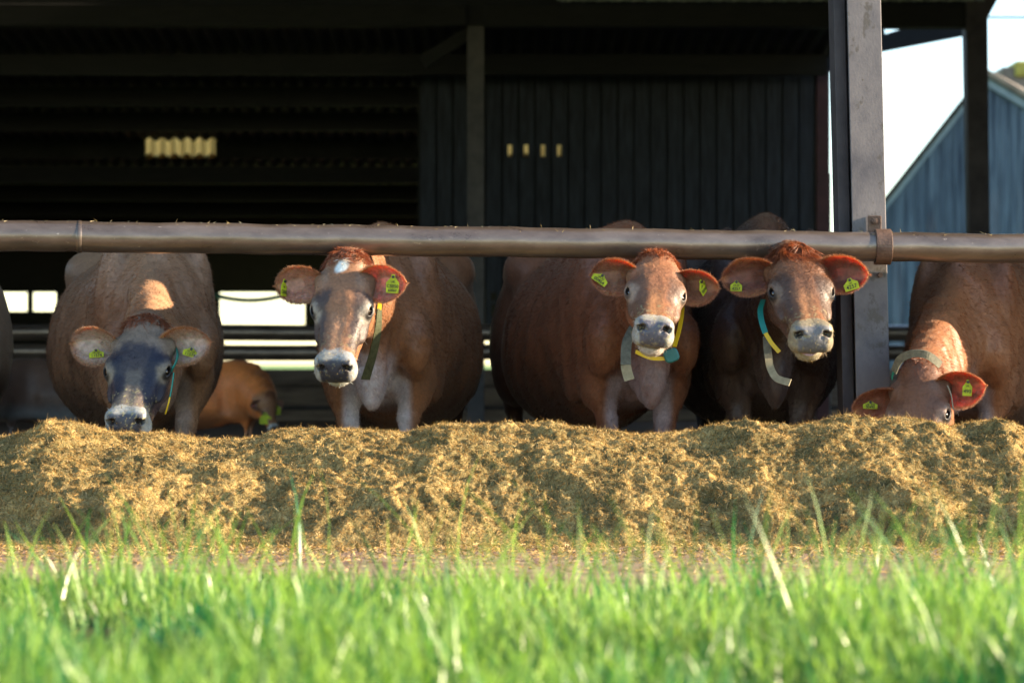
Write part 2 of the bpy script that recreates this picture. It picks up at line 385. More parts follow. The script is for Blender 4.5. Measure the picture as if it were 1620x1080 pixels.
bk.box(wx0-.02, YW+.04, Z(252,YW), X(796,YW), YW+.06, Z(225,YW)); bk.box(X(896,YW), YW+.04, Z(252,YW), wx1, YW+.06, Z(225,YW))
hb = [796]+[q for hx in (807,832,859,885) for q in (hx-3.4, hx+3.4)]+[896]
for q in range(0, 10, 2): bk.box(X(hb[q],YW), YW+.04, Z(252,YW), X(hb[q+1],YW), YW+.06, Z(225,YW))
bk.build('wall_backing', M['beam'], shed)
m_ = MB(); m_.box(X(1291,YW), YW-.04, 0, X(1312,YW), YW+.1, Z(112,YW)); m_.build('post', M['rustpost'], shed, .01)
m_ = MB(); m_.box(X(1312,YW), YW-.02, 0, X(1314.5,YW)-0.004, YW+.05, Z(275,YW)); m_.build('trim', M['fascia'], shed)

# low wall of horizontal sleepers across the back of the pens
sw = empty('sleeper_wall', (0, 25.0, 0), label='low brown wall of stacked horizontal timber sleepers behind the pens', cat='wall')
YS = 25.0; zz = 0.004
m_ = MB(); m_.box(-9, YS+.06, 0, 5.0, YS+.10, .53); m_.build('backing_plank', M['beam'], sw)
for i, h in enumerate((.13, .03, .21, .18)):
    if i == 1: zz += .0; m_ = MB(); m_.box(-9, YS+.03, zz, 5.0, YS+.12, zz+.028); m_.build('gap_batten', M['darksteel'], sw); zz += .03; continue
    m_ = MB(); m_.box(-9, YS+.006*i, zz, 5.0, YS+.13+.006*i, zz+h-.012); m_.build('sleeper', M['sleeper'], sw, .012); zz += h
# pipe rails of the inner pen
for i, (py, pt) in enumerate(((526, 13), (557, 12.5))):
    y = YB-.14; z = Z(py, y); rad = pt*y/FPX
    m_ = MB(); m_.tube([(x, y, z+.006*math.sin(x*1.3+i)) for x in np.linspace(-8.5, 4.9, 24)], rad, 20)
    tag(m_.build('pen_rail', M['pipe'], None, 0, True), ['upper horizontal steel pipe rail at the back of the pens', 'lower horizontal steel pipe rail at the back of the pens'][i], 'rail', 'pipe rails at the back of the pens')
# hanging cable seen through the rear opening, overhead wire outside
m_ = MB(); ya = 34.0
m_.tube([at(px, 462+13*math.sin(math.pi*(px-320)/150.0)**1.0 if px < 470 else 462, ya) for px in range(322, 470, 8)], .035, 8)
tag(m_.build('hanging_cable', M['tealbox']), 'pale blue cable sagging under the rear eave', 'cable')
m_ = MB(); m_.tube([at(px, 27.5+ (px-1500)*.004, 30) for px in range(1500, 1800, 30)], .014, 8)
tag(m_.build('overhead_wire', M['tealbox']), 'thin overhead wire crossing the bright sky at top right', 'wire')

# neighbouring gable barn
YG = 46.0
g = empty('timber_barn', (X(1556,YG), YG, 0), label='blue-grey weathered timber barn with steep gable behind the shed', cat='barn')
ap = (X(1556,YG), Z(118,YG)); le = (X(1310,YG), Z(430,YG)); re = (X(1760,YG), Z(238,YG))
poly = [(le[0],0),(le[0],le[1]),ap,re,(re[0],0)]
m_ = MB(); m_.prism(poly[::-1], YG, YG+.1); m_.build('gable_wall', M['gable'], g)
gb = MB(); r = random.Random(9); xx = le[0]+.1
while xx < re[0]-.3:      # boards standing a little proud, uneven widths
    wd = r.choice((.15,.19,.24)); x2 = xx+wd-.012
    def top(x): return (le[1]+(ap[1]-le[1])*(x-le[0])/(ap[0]-le[0]) if x < ap[0] else ap[1]+(re[1]-ap[1])*(x-ap[0])/(re[0]-ap[0]))-.18
    y = YG-.02-r.uniform(0,.014); b0 = len(gb.v)
    gb.v += [(xx,y,0),(x2,y,0),(x2,y,top(x2)),(xx,y,top(xx)),(xx,YG-.002,0),(x2,YG-.002,0),(x2,YG-.002,top(x2)),(xx,YG-.002,top(xx))]
    gb.f += [(b0,b0+1,b0+2,b0+3),(b0+1,b0+5,b0+6,b0+2),(b0+4,b0,b0+3,b0+7),(b0+3,b0+2,b0+6,b0+7)]; xx += wd
gb.build('cladding', M['gable'], g)
def slab(a, b_, th, y0, y1, up): return [(a[0],a[1]+up),(b_[0],b_[1]+up),(b_[0],b_[1]+up+th),(a[0],a[1]+up+th)]
m_ = MB(); m_.prism(slab(le, ap, .16, 0, 0, -.2), YG-.1, YG-.04); m_.build('bargeboard', M['verge'], g)
m_ = MB(); m_.prism(slab(ap, re, .16, 0, 0, -.2), YG-.1, YG-.04); m_.build('bargeboard', M['verge'], g)
m_ = MB(); m_.prism(slab(le, ap, .12, 0, 0, -.03), YG-.2, YG+12)
for q_ in range(len(m_.v)):
    if m_.v[q_][1] > YG+5: m_.v[q_] = (m_.v[q_][0]+5.2, m_.v[q_][1], m_.v[q_][2])
m_.build('roof', M['roofsheet'], g)
m_ = MB(); m_.prism(slab(ap, re, .12, 0, 0, -.02), YG-.2, YG+12)
for q_ in range(len(m_.v)):
    if m_.v[q_][1] > YG+5: m_.v[q_] = (m_.v[q_][0]+5.2, m_.v[q_][1], m_.v[q_][2])
rf = m_.build('roof', M['rooftile'], g)
# upper roof section with lichen ridge behind
m_ = MB(); a = X(1570,50); m_.box(X(1585,50), 50, Z(160,50), X(1700,50), 53, Z(106,50)); m_.build('ridge_stack', M['rooftile'], g, .03)
m_ = MB(); m_.box(X(1605,50), 49.9, Z(122,50), X(1700,50), 53, Z(97,50)); m_.build('ridge_cap', M['lichen'], g, .05)

# ------------------------------------------------------------------ front frame: H post, feed rail, clamp
def rail_pt(px):                     # centre line of the feed rail
    t = px/1620.0; Y = 9.28+.60*t
    return at(px, 373+20.3*t, Y)
pA, pB = rail_pt(-700), rail_pt(2300)
RAD = 0.0595
def rail_at(px):            # point of the straight rail seen at px
    lo, hi = 0.0, 1.0
    for _ in range(40):
        t = (lo+hi)/2; q = pA+(pB-pA)*t
        if 810+q.x/q.y*FPX < px: lo = t
        else: hi = t
    return pA+(pB-pA)*lo
rail = empty('feed_rail', (pA+pB)/2, label='thick worn brown steel pipe rail running along the feed barrier above the cows', cat='rail')
nseg = 120; pts = [pA+(pB-pA)*i/nseg for i in range(nseg+1)]
pts = [p+Vector((0, 0, .0015*math.sin(i*.7)+.0012*math.sin(i*1.9+1))) for i, p in enumerate(pts)]
m_ = MB(); m_.tube(pts, RAD, 48); po = m_.build('pipe', M['pipe'], rail, 0, True)
rd = (pB-pA).normalized(); jp = rail_at(126)
m_ = MB(); m_.tube([jp-rd*.012, jp-rd*.006, jp+rd*.004, jp+rd*.010], [RAD+.0003, RAD+.0035, RAD+.0035, RAD+.0003], 48, cap=False); m_.build('weld_bead', M['pipe'], rail, 0, True)
# H post behind the rail (photo: dark flange left, grey web face right)
PY = 9.875
pe = empty('steel_post', (X(1362,PY), PY, 0), label='grey steel H-section upright carrying the feed rail, right of centre', cat='post')
def P4(px_t, px_b, Y): return X(px_t,Y), X(px_b,Y)
zt, zb2 = 3.35, 0.0
def leanx(px, z, Y):                 # slight lean: 10 px over 370 px of height, as the photo shows
    py = HORIZ-(z-CAMZ)*FPX/Y
    return X(px+(py-0)*.024, Y)
def leanbox(p0, p1, y0, y1, Yref=PY):
    c = [(leanx(p0,zb2,Yref),y0,zb2),(leanx(p1,zb2,Yref),y0,zb2),(leanx(p1,zb2,Yref),y1,zb2),(leanx(p0,zb2,Yref),y1,zb2),
         (leanx(p0,zt,Yref),y0,zt),(leanx(p1,zt,Yref),y0,zt),(leanx(p1,zt,Yref),y1,zt),(leanx(p0,zt,Yref),y1,zt)]
    x0_ = X(1380, PY)
    return [(x_, y_+(x_-x0_)*.148, z_) for x_, y_, z_ in c]
m_ = MB(); m_.quadbox(leanbox(1339, 1394, PY, PY+.012)); m_.build('front_flange', M['post'], pe, .003)
m_ = MB(); m_.quadbox(leanbox(1362, 1366, PY+.012, PY+.19)); m_.build('web', M['post'], pe)
m_ = MB(); m_.quadbox(leanbox(1338, 1394, PY+.19, PY+.202)); m_.build('rear_flange', M['post'], pe, .003)
m_ = MB(); m_.quadbox(leanbox(1319.5, 1338.5, PY+.045, PY+.205)); m_.build('side_channel', M['darksteel'], pe, .003)
# half-round clamp
cp = rail_at(1396); m_ = MB(); n = 26; v=[]; f=[]
wv_ = .032
for i in range(n+1):
    a = R_(-110+250*i/n)          # sweeps over the front of the pipe
    c_, s_ = math.cos(a), math.sin(a)
    for rr in (RAD+.001, RAD+.013):
        for dx in (-wv_, wv_): v.append((cp.x+dx, cp.y-rr*c_+.0, cp.z+rr*s_))
for i in range(n):
    a=4*i; f += [(a,a+1,a+5,a+4),(a+2,a+6,a+7,a+3),(a,a+4,a+6,a+2),(a+1,a+3,a+7,a+5)]
f += [(0,2,3,1),(4*n,4*n+1,4*n+3,4*n+2)]
m_.v=v; m_.f=f; cl = m_.build('clamp', M['clamp'], rail, .002)
bp_ = at(1384, 352, PY-.012)
m_ = MB(); m_.box(bp_.x-.027, PY-.014, bp_.z-.055, bp_.x+.027, PY-.004, bp_.z+.028); m_.build('clamp_plate', M['clamp'], rail, .003)
m_ = MB(); m_.tube([(bp_.x-.002,PY-.015,bp_.z+.004),(bp_.x-.002,PY-.032,bp_.z+.004)], .0125, 6); m_.tube([(bp_.x-.002,PY-.032,bp_.z+.004),(bp_.x-.002,PY-.040,bp_.z+.004)], .006, 10); m_.build('bolt', M['clamp'], rail, .001)
m_ = MB(); m_.box(X(1388,PY), PY-.012, Z(610,PY), X(1394,PY), PY-.002, Z(606,PY)); 
bp2 = at(1392, 435, PY); m_ = MB(); m_.tube([(bp2.x,PY-.002,bp2.z),(bp2.x,PY-.02,bp2.z)], .011, 6); m_.build('bolt', M['clamp'], rail, .001)

# chaff lying along the top of the rail
rg = np.random.default_rng(77); n = 260
t_ = rg.random(n); P = np.array(pA)[None]+t_[:,None]*np.array(pB-pA)[None]; an = rg.normal(0, .5, n)
P = P+np.stack([0*an, -np.sin(an)*RAD, np.cos(an)*RAD+.001], 1)
D = unit(rg.normal(size=(n,3))*np.array([1,.5,.35])); D[:,2] = np.abs(D[:,2])
o = link('chaff', ribbons('chaff', P, D, unit(np.cross(D, rg.normal(size=(n,3)))), rg.uniform(.006,.022,n), rg.uniform(.0015,.0035,n), np.array([.6,.5,.3])*rg.uniform(.6,1.2,(n,1)), 1), M['straw'], rail); o['kind'] = 'stuff'
# ------------------------------------------------------------------ heap of feed
top_px = np.array([[-400,676],[0,679],[60,674],[95,662],[135,664],[165,672],[210,676],[260,675],[330,684],[400,682],[455,670],[560,671],[640,676],[700,662],[760,664],[830,668],[880,664],[940,678],[1030,676],[1100,674],[1180,670],[1245,670],[1300,660],[1330,650],[1380,657],[1440,652],[1500,668],[1550,660],[1620,678],[2000,680]], float)
def crest_h(x):
    px = 810+x*FPX/8.98
    py = np.interp(px, top_px[:,0], top_px[:,1])
    return CAMZ+(HORIZ-py)*8.98/FPX-.030
nx, ny = 860, 260
xs = np.linspace(-3.1, 3.3, nx); tt = np.linspace(0, 1, ny)
gx, gt = np.meshgrid(xs, tt, indexing='ij')
P0 = np.stack([gx, gt*0, gt*0], -1)
yf = 7.93+.10*fbm(P0, 1.1, 3, off=3)+.05*fbm(P0, 4, 3, off=9)      # front foot line
# slump lobes: foot advances where silage has slid down
yf = yf-.10*np.exp(-((gx+.55)/.35)**2)-.10*np.exp(-((gx-1.75)/.5)**2)-.05*np.exp(-((gx+1.4)/.25)**2)
yb = 9.75
gy = yf+(yb-yf)*gt
s = np.clip((gy-yf)/(8.93-yf), 0, 1)
prof = 1-(1-s)**2.1
prof = prof*(.86+.14*sst(0,.15,s))
back = np.clip((gy-9.0)/(9.75-9.0), 0, 1)
h = crest_h(gx)
gz = h*prof*(1-back**1.4*.85)
Pn = np.stack([gx, gy, gz], -1)
warp = Pn+.10*np.stack([vnoise(Pn, 5, 1), vnoise(Pn, 5, 7), vnoise(Pn, 5, 13)], -1)
n1 = fbm(warp, 3.2, 3, off=5); n2 = 1-np.abs(fbm(warp, 9.5, 3, off=31))*2.2; n3 = fbm(Pn, 34, 3, .6, off=2); n4 = fbm(Pn, 110, 2, .6, off=8)
body = sst(0, .12, s)*(1-.6*back)
topm = 1-.8*sst(.75, 1.0, s)
rid = 1-np.abs(fbm(Pn*np.array([1,.35,.5])+.25*np.stack([gy*0+1,gy,gz],-1)*0, 2.3, 2, off=44))*2
lo_ = fbm(Pn*np.array([1,.6,.6])+np.stack([.5*gz,0*gz,0*gz],-1)*2, 1.9, 2, off=91)
disp = body*topm*(.070*lo_+.040*n1+.020*n2+.035*(rid-.4))+body*(.014*n3+.010*n4)
# push outwards along the slope normal
dzdy = np.gradient(gz, axis=1)/np.maximum(np.gradient(gy, axis=1), 1e-4); dzdy = np.clip(dzdy, -1.5, 1.5)
nn = unit(np.stack([gx*0, -dzdy, gx*0+1], -1))
V = Pn+nn*disp[..., None]
V[..., 0] += body*.014*fbm(Pn, 26, 2, off=77)
V[..., 2] = np.maximum(V[..., 2], .006+.004*n3)
V[:, 0, 2] = -.02; V[:, -1, 2] = -.02
idx = np.arange(nx*ny).reshape(nx, ny)
F = np.stack([idx[:-1,:-1], idx[1:,:-1], idx[1:,1:], idx[:-1,1:]], -1).reshape(-1, 4)
cn = sst(-.5, .5, fbm(Pn, 14, 4, .65, off=55))[..., None]
cA = np.array([.10,.085,.035]); cB = np.array([.36,.26,.10])
col = cA*(1-cn)+cB*cn
Vf = V.reshape(-1, 3)
heap = link('feed_heap', np_mesh('feed_heap', Vf, F, True, col.reshape(-1, 3)), M['feed'])
tag(heap, 'long low heap of chopped golden-brown silage piled along the feed barrier', 'feed')
# triangle normals for scattering
def scatter(V, F, n, rng, weight=None):
    a, b, c = V[F[:,0]], V[F[:,1]], V[F[:,2]]
    cr = np.cross(b-a, V[F[:,-1]]-a); ar = np.linalg.norm(cr, axis=1)
    pw = ar if weight is None else ar*weight
    pw = pw/pw.sum(); k = rng.choice(len(F), n, p=pw)
    u = rng.random((n,1)); v = rng.random((n,1))
    if F.shape[1] == 4:
        d = V[F[k,3]]; P = (a[k]*(1-u)+b[k]*u)*(1-v)+(d*(1-u)+c[k]*u)*v
    else:
        s_ = u+v > 1; u = np.where(s_, 1-u, u); v = np.where(s_, 1-v, v); P = a[k]+(b[k]-a[k])*u+(c[k]-a[k])*v
    return P, unit(cr[k]), k
def rdir(n, rng): return unit(rng.normal(size=(n, 3)))
rng = np.random.default_rng(5)
fc = Vf[F].mean(1); wgt = np.where(fc[:,1] < 9.25, 1.0, .12)*np.where(np.abs(fc[:,0]) < 2.6, 1, .35)
n = 420000
P, Nn, k = scatter(Vf, F, n, rng, wgt)
D = rdir(n, rng); D = unit(D-Nn*(np.sum(D*Nn,1,keepdims=True))*.55+Nn*.06); fly = rng.random(n) < .02; D[fly] = unit(D[fly]+Nn[fly]*1.0)
W = unit(np.cross(D, rdir(n, rng)))
L = rng.gamma(2.2, .0060, n)+.005; L = np.clip(L, 0, .055); Wd = rng.uniform(.0007, .0024, n)*(1+1.2*(rng.random(n) < .06))
P = P-D*(L*.35)[:, None]+Nn*.001
t = rng.random(n)[:, None]; cl_ = col.reshape(-1,3)[F[k,0]]
pal = np.array([[.48,.295,.095],[.34,.21,.07],[.13,.11,.035],[.66,.47,.22],[.19,.15,.055],[.075,.065,.025]])
C = 1.12*pal[rng.choice(6, n, p=[.26,.26,.14,.13,.13,.08])]*(.55+.9*cl_.mean(1, keepdims=True)/.28*.6)
me = ribbons('straw', P, D, W, L, Wd, C, 1, curl=rdir(n, rng)*.15)
o = link('straw', me, M['straw'], heap); o['kind'] = 'stuff'
# litter on the yard in front
n = 26000
P = np.stack([rng.uniform(-3, 3, n), 7.95-rng.gamma(1.3, .28, n), np.full(n, .007)], 1); P = P[P[:,1] > 6.0]; n = len(P)
D = rdir(n, rng); D[:,2] = np.abs(D[:,2])*.35; D = unit(D); W = unit(np.cross(D, rdir(n, rng)))
L = rng.uniform(.006,.035,n); Wd = rng.uniform(.0015,.005,n)
C = pal[rng.choice(6, n)]
o = link('straw_litter', ribbons('straw_litter', P, D, W, L, Wd, C, 1), M['straw']); tag(o, 'scattered chopped straw littering the brown yard between heap and grass', 'straw', kind='stuff')

# crumbs of earth in the yard
n = 6000
# ------------------------------------------------------------------ grass
rng = np.random.default_rng(21)
Gp=[];Gd=[];Gn=[];Gl=[];Gw=[];Gc=[];Gr=[]
def grass(n, y0, y1, hmin, hmax, wmin=.003, wmax=.0075, clump=2.2, thr=-.25, dead=.06, power=1.0):
    y = y0+(y1-y0)*rng.random(n)**power; x = rng.uniform(-1, 1, n)*(y*.2118+.45)
    P = np.stack([x, y, np.zeros(n)], 1); c = fbm(P, clump, 3, off=3.3)
    keep = rng.random(n) < sst(thr, thr+.35, c); P = P[keep]; c = c[keep]; n = len(P)
    P[:,2] = verge_z(P[:,0], P[:,1])-.005
    lean = rng.normal(size=(n,2))*.28; lean[:,0] += .12*vnoise(P, 3, 9)
    D = unit(np.concatenate([lean, np.ones((n,1))], 1))
    a = rng.uniform(0, 2*math.pi, n); Nx = np.stack([np.cos(a), np.sin(a), 0*a], 1)
    L = rng.uniform(hmin, hmax, n)*(.6+.5*sst(-.3,.5,c))*(.75+.75*sst(-.5,.6,vnoise(P,1.7,33))); Wd = rng.uniform(wmin, wmax, n)
    t = rng.random((n,1))**.8; g1 = np.array([.04,.14,.03]); g2 = np.array([.33,.49,.11]); g_shade = np.array([.02,.14,.05])
    C = g1*(1-t)+g2*t; pt = fbm(P, 2.2, 2, off=71); m = rng.random(n) < .12+.8*sst(.0,.3,pt); C[m] = g_shade*rng.uniform(.8,1.4,(m.sum(),1))  # dark teal patches paint shaded gaps into the blade colour
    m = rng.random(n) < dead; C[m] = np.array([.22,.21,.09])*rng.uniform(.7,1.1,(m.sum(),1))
    Gp.append(P);Gd.append(D);Gn.append(Nx);Gl.append(L);Gw.append(Wd);Gc.append(C);Gr.append(unit(np.concatenate([rng.normal(size=(n,2)), np.zeros((n,1))],1))*rng.uniform(0,.45,(n,1)))
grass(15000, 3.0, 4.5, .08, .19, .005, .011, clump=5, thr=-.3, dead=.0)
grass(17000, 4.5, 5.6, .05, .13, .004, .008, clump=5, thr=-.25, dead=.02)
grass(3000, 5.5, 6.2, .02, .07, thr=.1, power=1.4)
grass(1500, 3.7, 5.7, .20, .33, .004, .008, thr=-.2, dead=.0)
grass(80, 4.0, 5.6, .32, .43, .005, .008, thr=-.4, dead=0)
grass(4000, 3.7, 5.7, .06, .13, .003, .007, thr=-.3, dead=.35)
grass(6500, 3.5, 5.7, .07, .17, .004, .008, thr=-.3, dead=0); Gc[-1][:] = np.array([.42,.60,.20])*rng.uniform(.5,1.1,(len(Gc[-1]),1))  # pale batch paints bright highlights into the blade colour
Gp,Gd,Gn,Gl,Gw,Gc,Gr = [np.concatenate(q) for q in (Gp,Gd,Gn,Gl,Gw,Gc,Gr)]
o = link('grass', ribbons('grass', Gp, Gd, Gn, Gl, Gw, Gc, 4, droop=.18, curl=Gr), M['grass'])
tag(o, 'lush bright green foreground grass, blurred, with a few dry blades', 'grass', kind='stuff')
# ------------------------------------------------------------------ signed-distance cow bodies
class Grid:
    def __init__(s, xs, ys, zs):
        s.c = [np.asarray(a, np.float64) for a in (xs, ys, zs)]; s.d = np.full([len(a) for a in s.c], 1.0, np.float32)
    def win(s, lo, hi):
        return tuple(slice(max(0, np.searchsorted(c, l)-1), np.searchsorted(c, h)+1) for c, l, h in zip(s.c, lo, hi))
    def local(s, w, o, R):
        x = s.c[0][w[0]][:,None,None]-o[0]; y = s.c[1][w[1]][None,:,None]-o[1]; z = s.c[2][w[2]][None,None,:]-o[2]
        return [(x*R[0,i]+y*R[1,i]+z*R[2,i]).astype(np.float32) for i in range(3)]
    def comb(s, w, d, k, sub=False):
        a = s.d[w]
        if sub: a = -a
        if k > 0:
            h = np.clip(.5+.5*(d-a)/k, 0, 1) if not sub else np.clip(.5+.5*(d-a)/k, 0, 1)
            r = d*(1-h)+a*h-k*h*(1-h)
        else: r = np.minimum(a, d)
        s.d[w] = -r if sub else r
    def ell(s, c, r, k=.03, R=np.eye(3), sub=False):
        c = np.asarray(c, float); r = np.asarray(r, float); m = max(r)+k+.03
        w = s.win(c-m, c+m); p = s.local(w, c, R)
        k0 = np.sqrt(sum((p[i]/r[i])**2 for i in range(3))); k1 = np.sqrt(sum((p[i]/(r[i]*r[i]))**2 for i in range(3)))
        s.comb(w, k0*(k0-1)/np.maximum(k1, 1e-6), k, sub)
    def cone(s, a, b, ra, rb, k=.03, flat=None, sub=False):
        """capsule from a to b; flat=(axis, factor) squashes the distance along an axis"""
        a = np.asarray(a, float); b = np.asarray(b, float); m = max(ra, rb)+k+.04
        w = s.win(np.minimum(a, b)-m, np.maximum(a, b)+m)
        p = s.local(w, a, np.eye(3)); v = (b-a)
        if flat is not None:
            ax, fc = flat; ax = np.asarray(ax, float); q = p[0]*ax[0]+p[1]*ax[1]+p[2]*ax[2]
            p = [p[i]+q*(fc-1)*ax[i] for i in range(3)]; v = v+ax*np.dot(v, ax)*(fc-1)
        vv = float(v@v); t = np.clip((p[0]*v[0]+p[1]*v[1]+p[2]*v[2])/vv, 0, 1)
        d = np.sqrt((p[0]-t*v[0])**2+(p[1]-t*v[1])**2+(p[2]-t*v[2])**2)-(ra+t*(rb-ra))
        s.comb(w, d, k, sub)
    def mesh(s):
        d = s.d; nx, ny, nz = d.shape; ins = d < 0
        cnt = np.zeros((nx-1, ny-1, nz-1), np.float32); acc = [np.zeros_like(cnt) for _ in range(3)]
        C = s.c
        def sl(i, a): return slice(a, a+[nx, ny, nz][i]-1)
        for ax in range(3):
            o = [i for i in range(3) if i != ax]
            for da in (0, 1):
                for db in (0, 1):
                    S0 = [None]*3; S1 = [None]*3; S0[ax] = slice(0, d.shape[ax]-1); S1[ax] = slice(1, d.shape[ax])
                    S0[o[0]] = S1[o[0]] = sl(o[0], da); S0[o[1]] = S1[o[1]] = sl(o[1], db)
                    d0 = d[tuple(S0)]; d1 = d[tuple(S1)]; mk = (d0 < 0) != (d1 < 0)
                    ii = np.nonzero(mk); e0 = d0[ii]; e1 = d1[ii]; t = e0/(e0-e1)
                    cnt[ii] += 1
                    for q in range(3):
                        cc = C[q]
                        if q == ax: val = cc[ii[q]]*(1-t)+cc[ii[q]+1]*t
                        else: val = cc[ii[q]+(da if q == o[0] else db)]
                        acc[q][ii] += val
        act = cnt > 0; ids = np.full(cnt.shape, -1, np.int64); ids[act] = np.arange(act.sum())
        V = np.stack([a[act]/cnt[act] for a in acc], 1); Fs = []
        for ax in range(3):
            o = [i for i in range(3) if i != ax]
            S0 = [None]*3; S1 = [None]*3; S0[ax] = slice(0, d.shape[ax]-1); S1[ax] = slice(1, d.shape[ax])
            for q in o: S0[q] = S1[q] = slice(1, d.shape[q]-1)
            i0 = ins[tuple(S0)]; i1 = ins[tuple(S1)]
            for flip, mk in ((False, i0 & ~i1), (True, ~i0 & i1)):
                ii = list(np.nonzero(mk))
                if not len(ii[0]): continue
                def cid(da, db):
                    j = [None]*3; j[ax] = ii[ax]; j[o[0]] = ii[o[0]]+1-da; j[o[1]] = ii[o[1]]+1-db
                    return ids[tuple(j)]
                q = np.stack([cid(1,1), cid(0,1), cid(0,0), cid(1,0)], 1)
                if flip != (ax == 1): q = q[:, ::-1]
                Fs.append(q)
        F = np.concatenate(Fs)
        return V, F

def merge_axis(lo, hi, flo, fhi, fine, coarse):
    out = [lo]
    while out[-1] < hi:
        x = out[-1]; gap = max(flo-x, x-fhi, 0)
        out.append(x+min(coarse, fine+gap*.18))
    return np.array(out)

def rotm(F, U):
    F = F/np.linalg.norm(F); R = np.cross(F, U); R /= np.linalg.norm(R); U = np.cross(R, F)
    return np.stack([R, F, U], 1)        # columns: right, forward, up
def head_frame(p, yaw, roll):
    p, yaw, roll = map(R_, (p, yaw, roll))
    F = np.array([0, -math.cos(p), -math.sin(p)]); U = np.array([0, -math.sin(p), math.cos(p)])
    c, s = math.cos(yaw), math.sin(yaw); Rz = np.array([[c,-s,0],[s,c,0],[0,0,1]]); F = Rz@F; U = Rz@U
    R = np.cross(F, U); R = R/np.linalg.norm(R)
    U = U*math.cos(roll)+R*math.sin(roll)
    return rotm(F, U)                     # R column points to the picture's LEFT for pitch 90

EYE = (.089, .196, -.071); EYER = .0185
def smooth_verts(V, F, it=2, lam=.5):
    for _ in range(it):
        A = np.zeros_like(V); c = np.zeros(len(V))
        for i in range(4):
            j = (i+1) % 4
            np.add.at(A, F[:,i], V[F[:,j]]); np.add.at(A, F[:,j], V[F[:,i]]); np.add.at(c, F[:,i], 1); np.add.at(c, F[:,j], 1)
        V = V+lam*(A/np.maximum(c, 1)[:,None]-V)
    return V
def vnormals(V, F):
    n = np.cross(V[F[:,2]]-V[F[:,0]], V[F[:,3]]-V[F[:,1]]); N = np.zeros_like(V)
    for i in range(4): np.add.at(N, F[:,i], n)
    return unit(N)

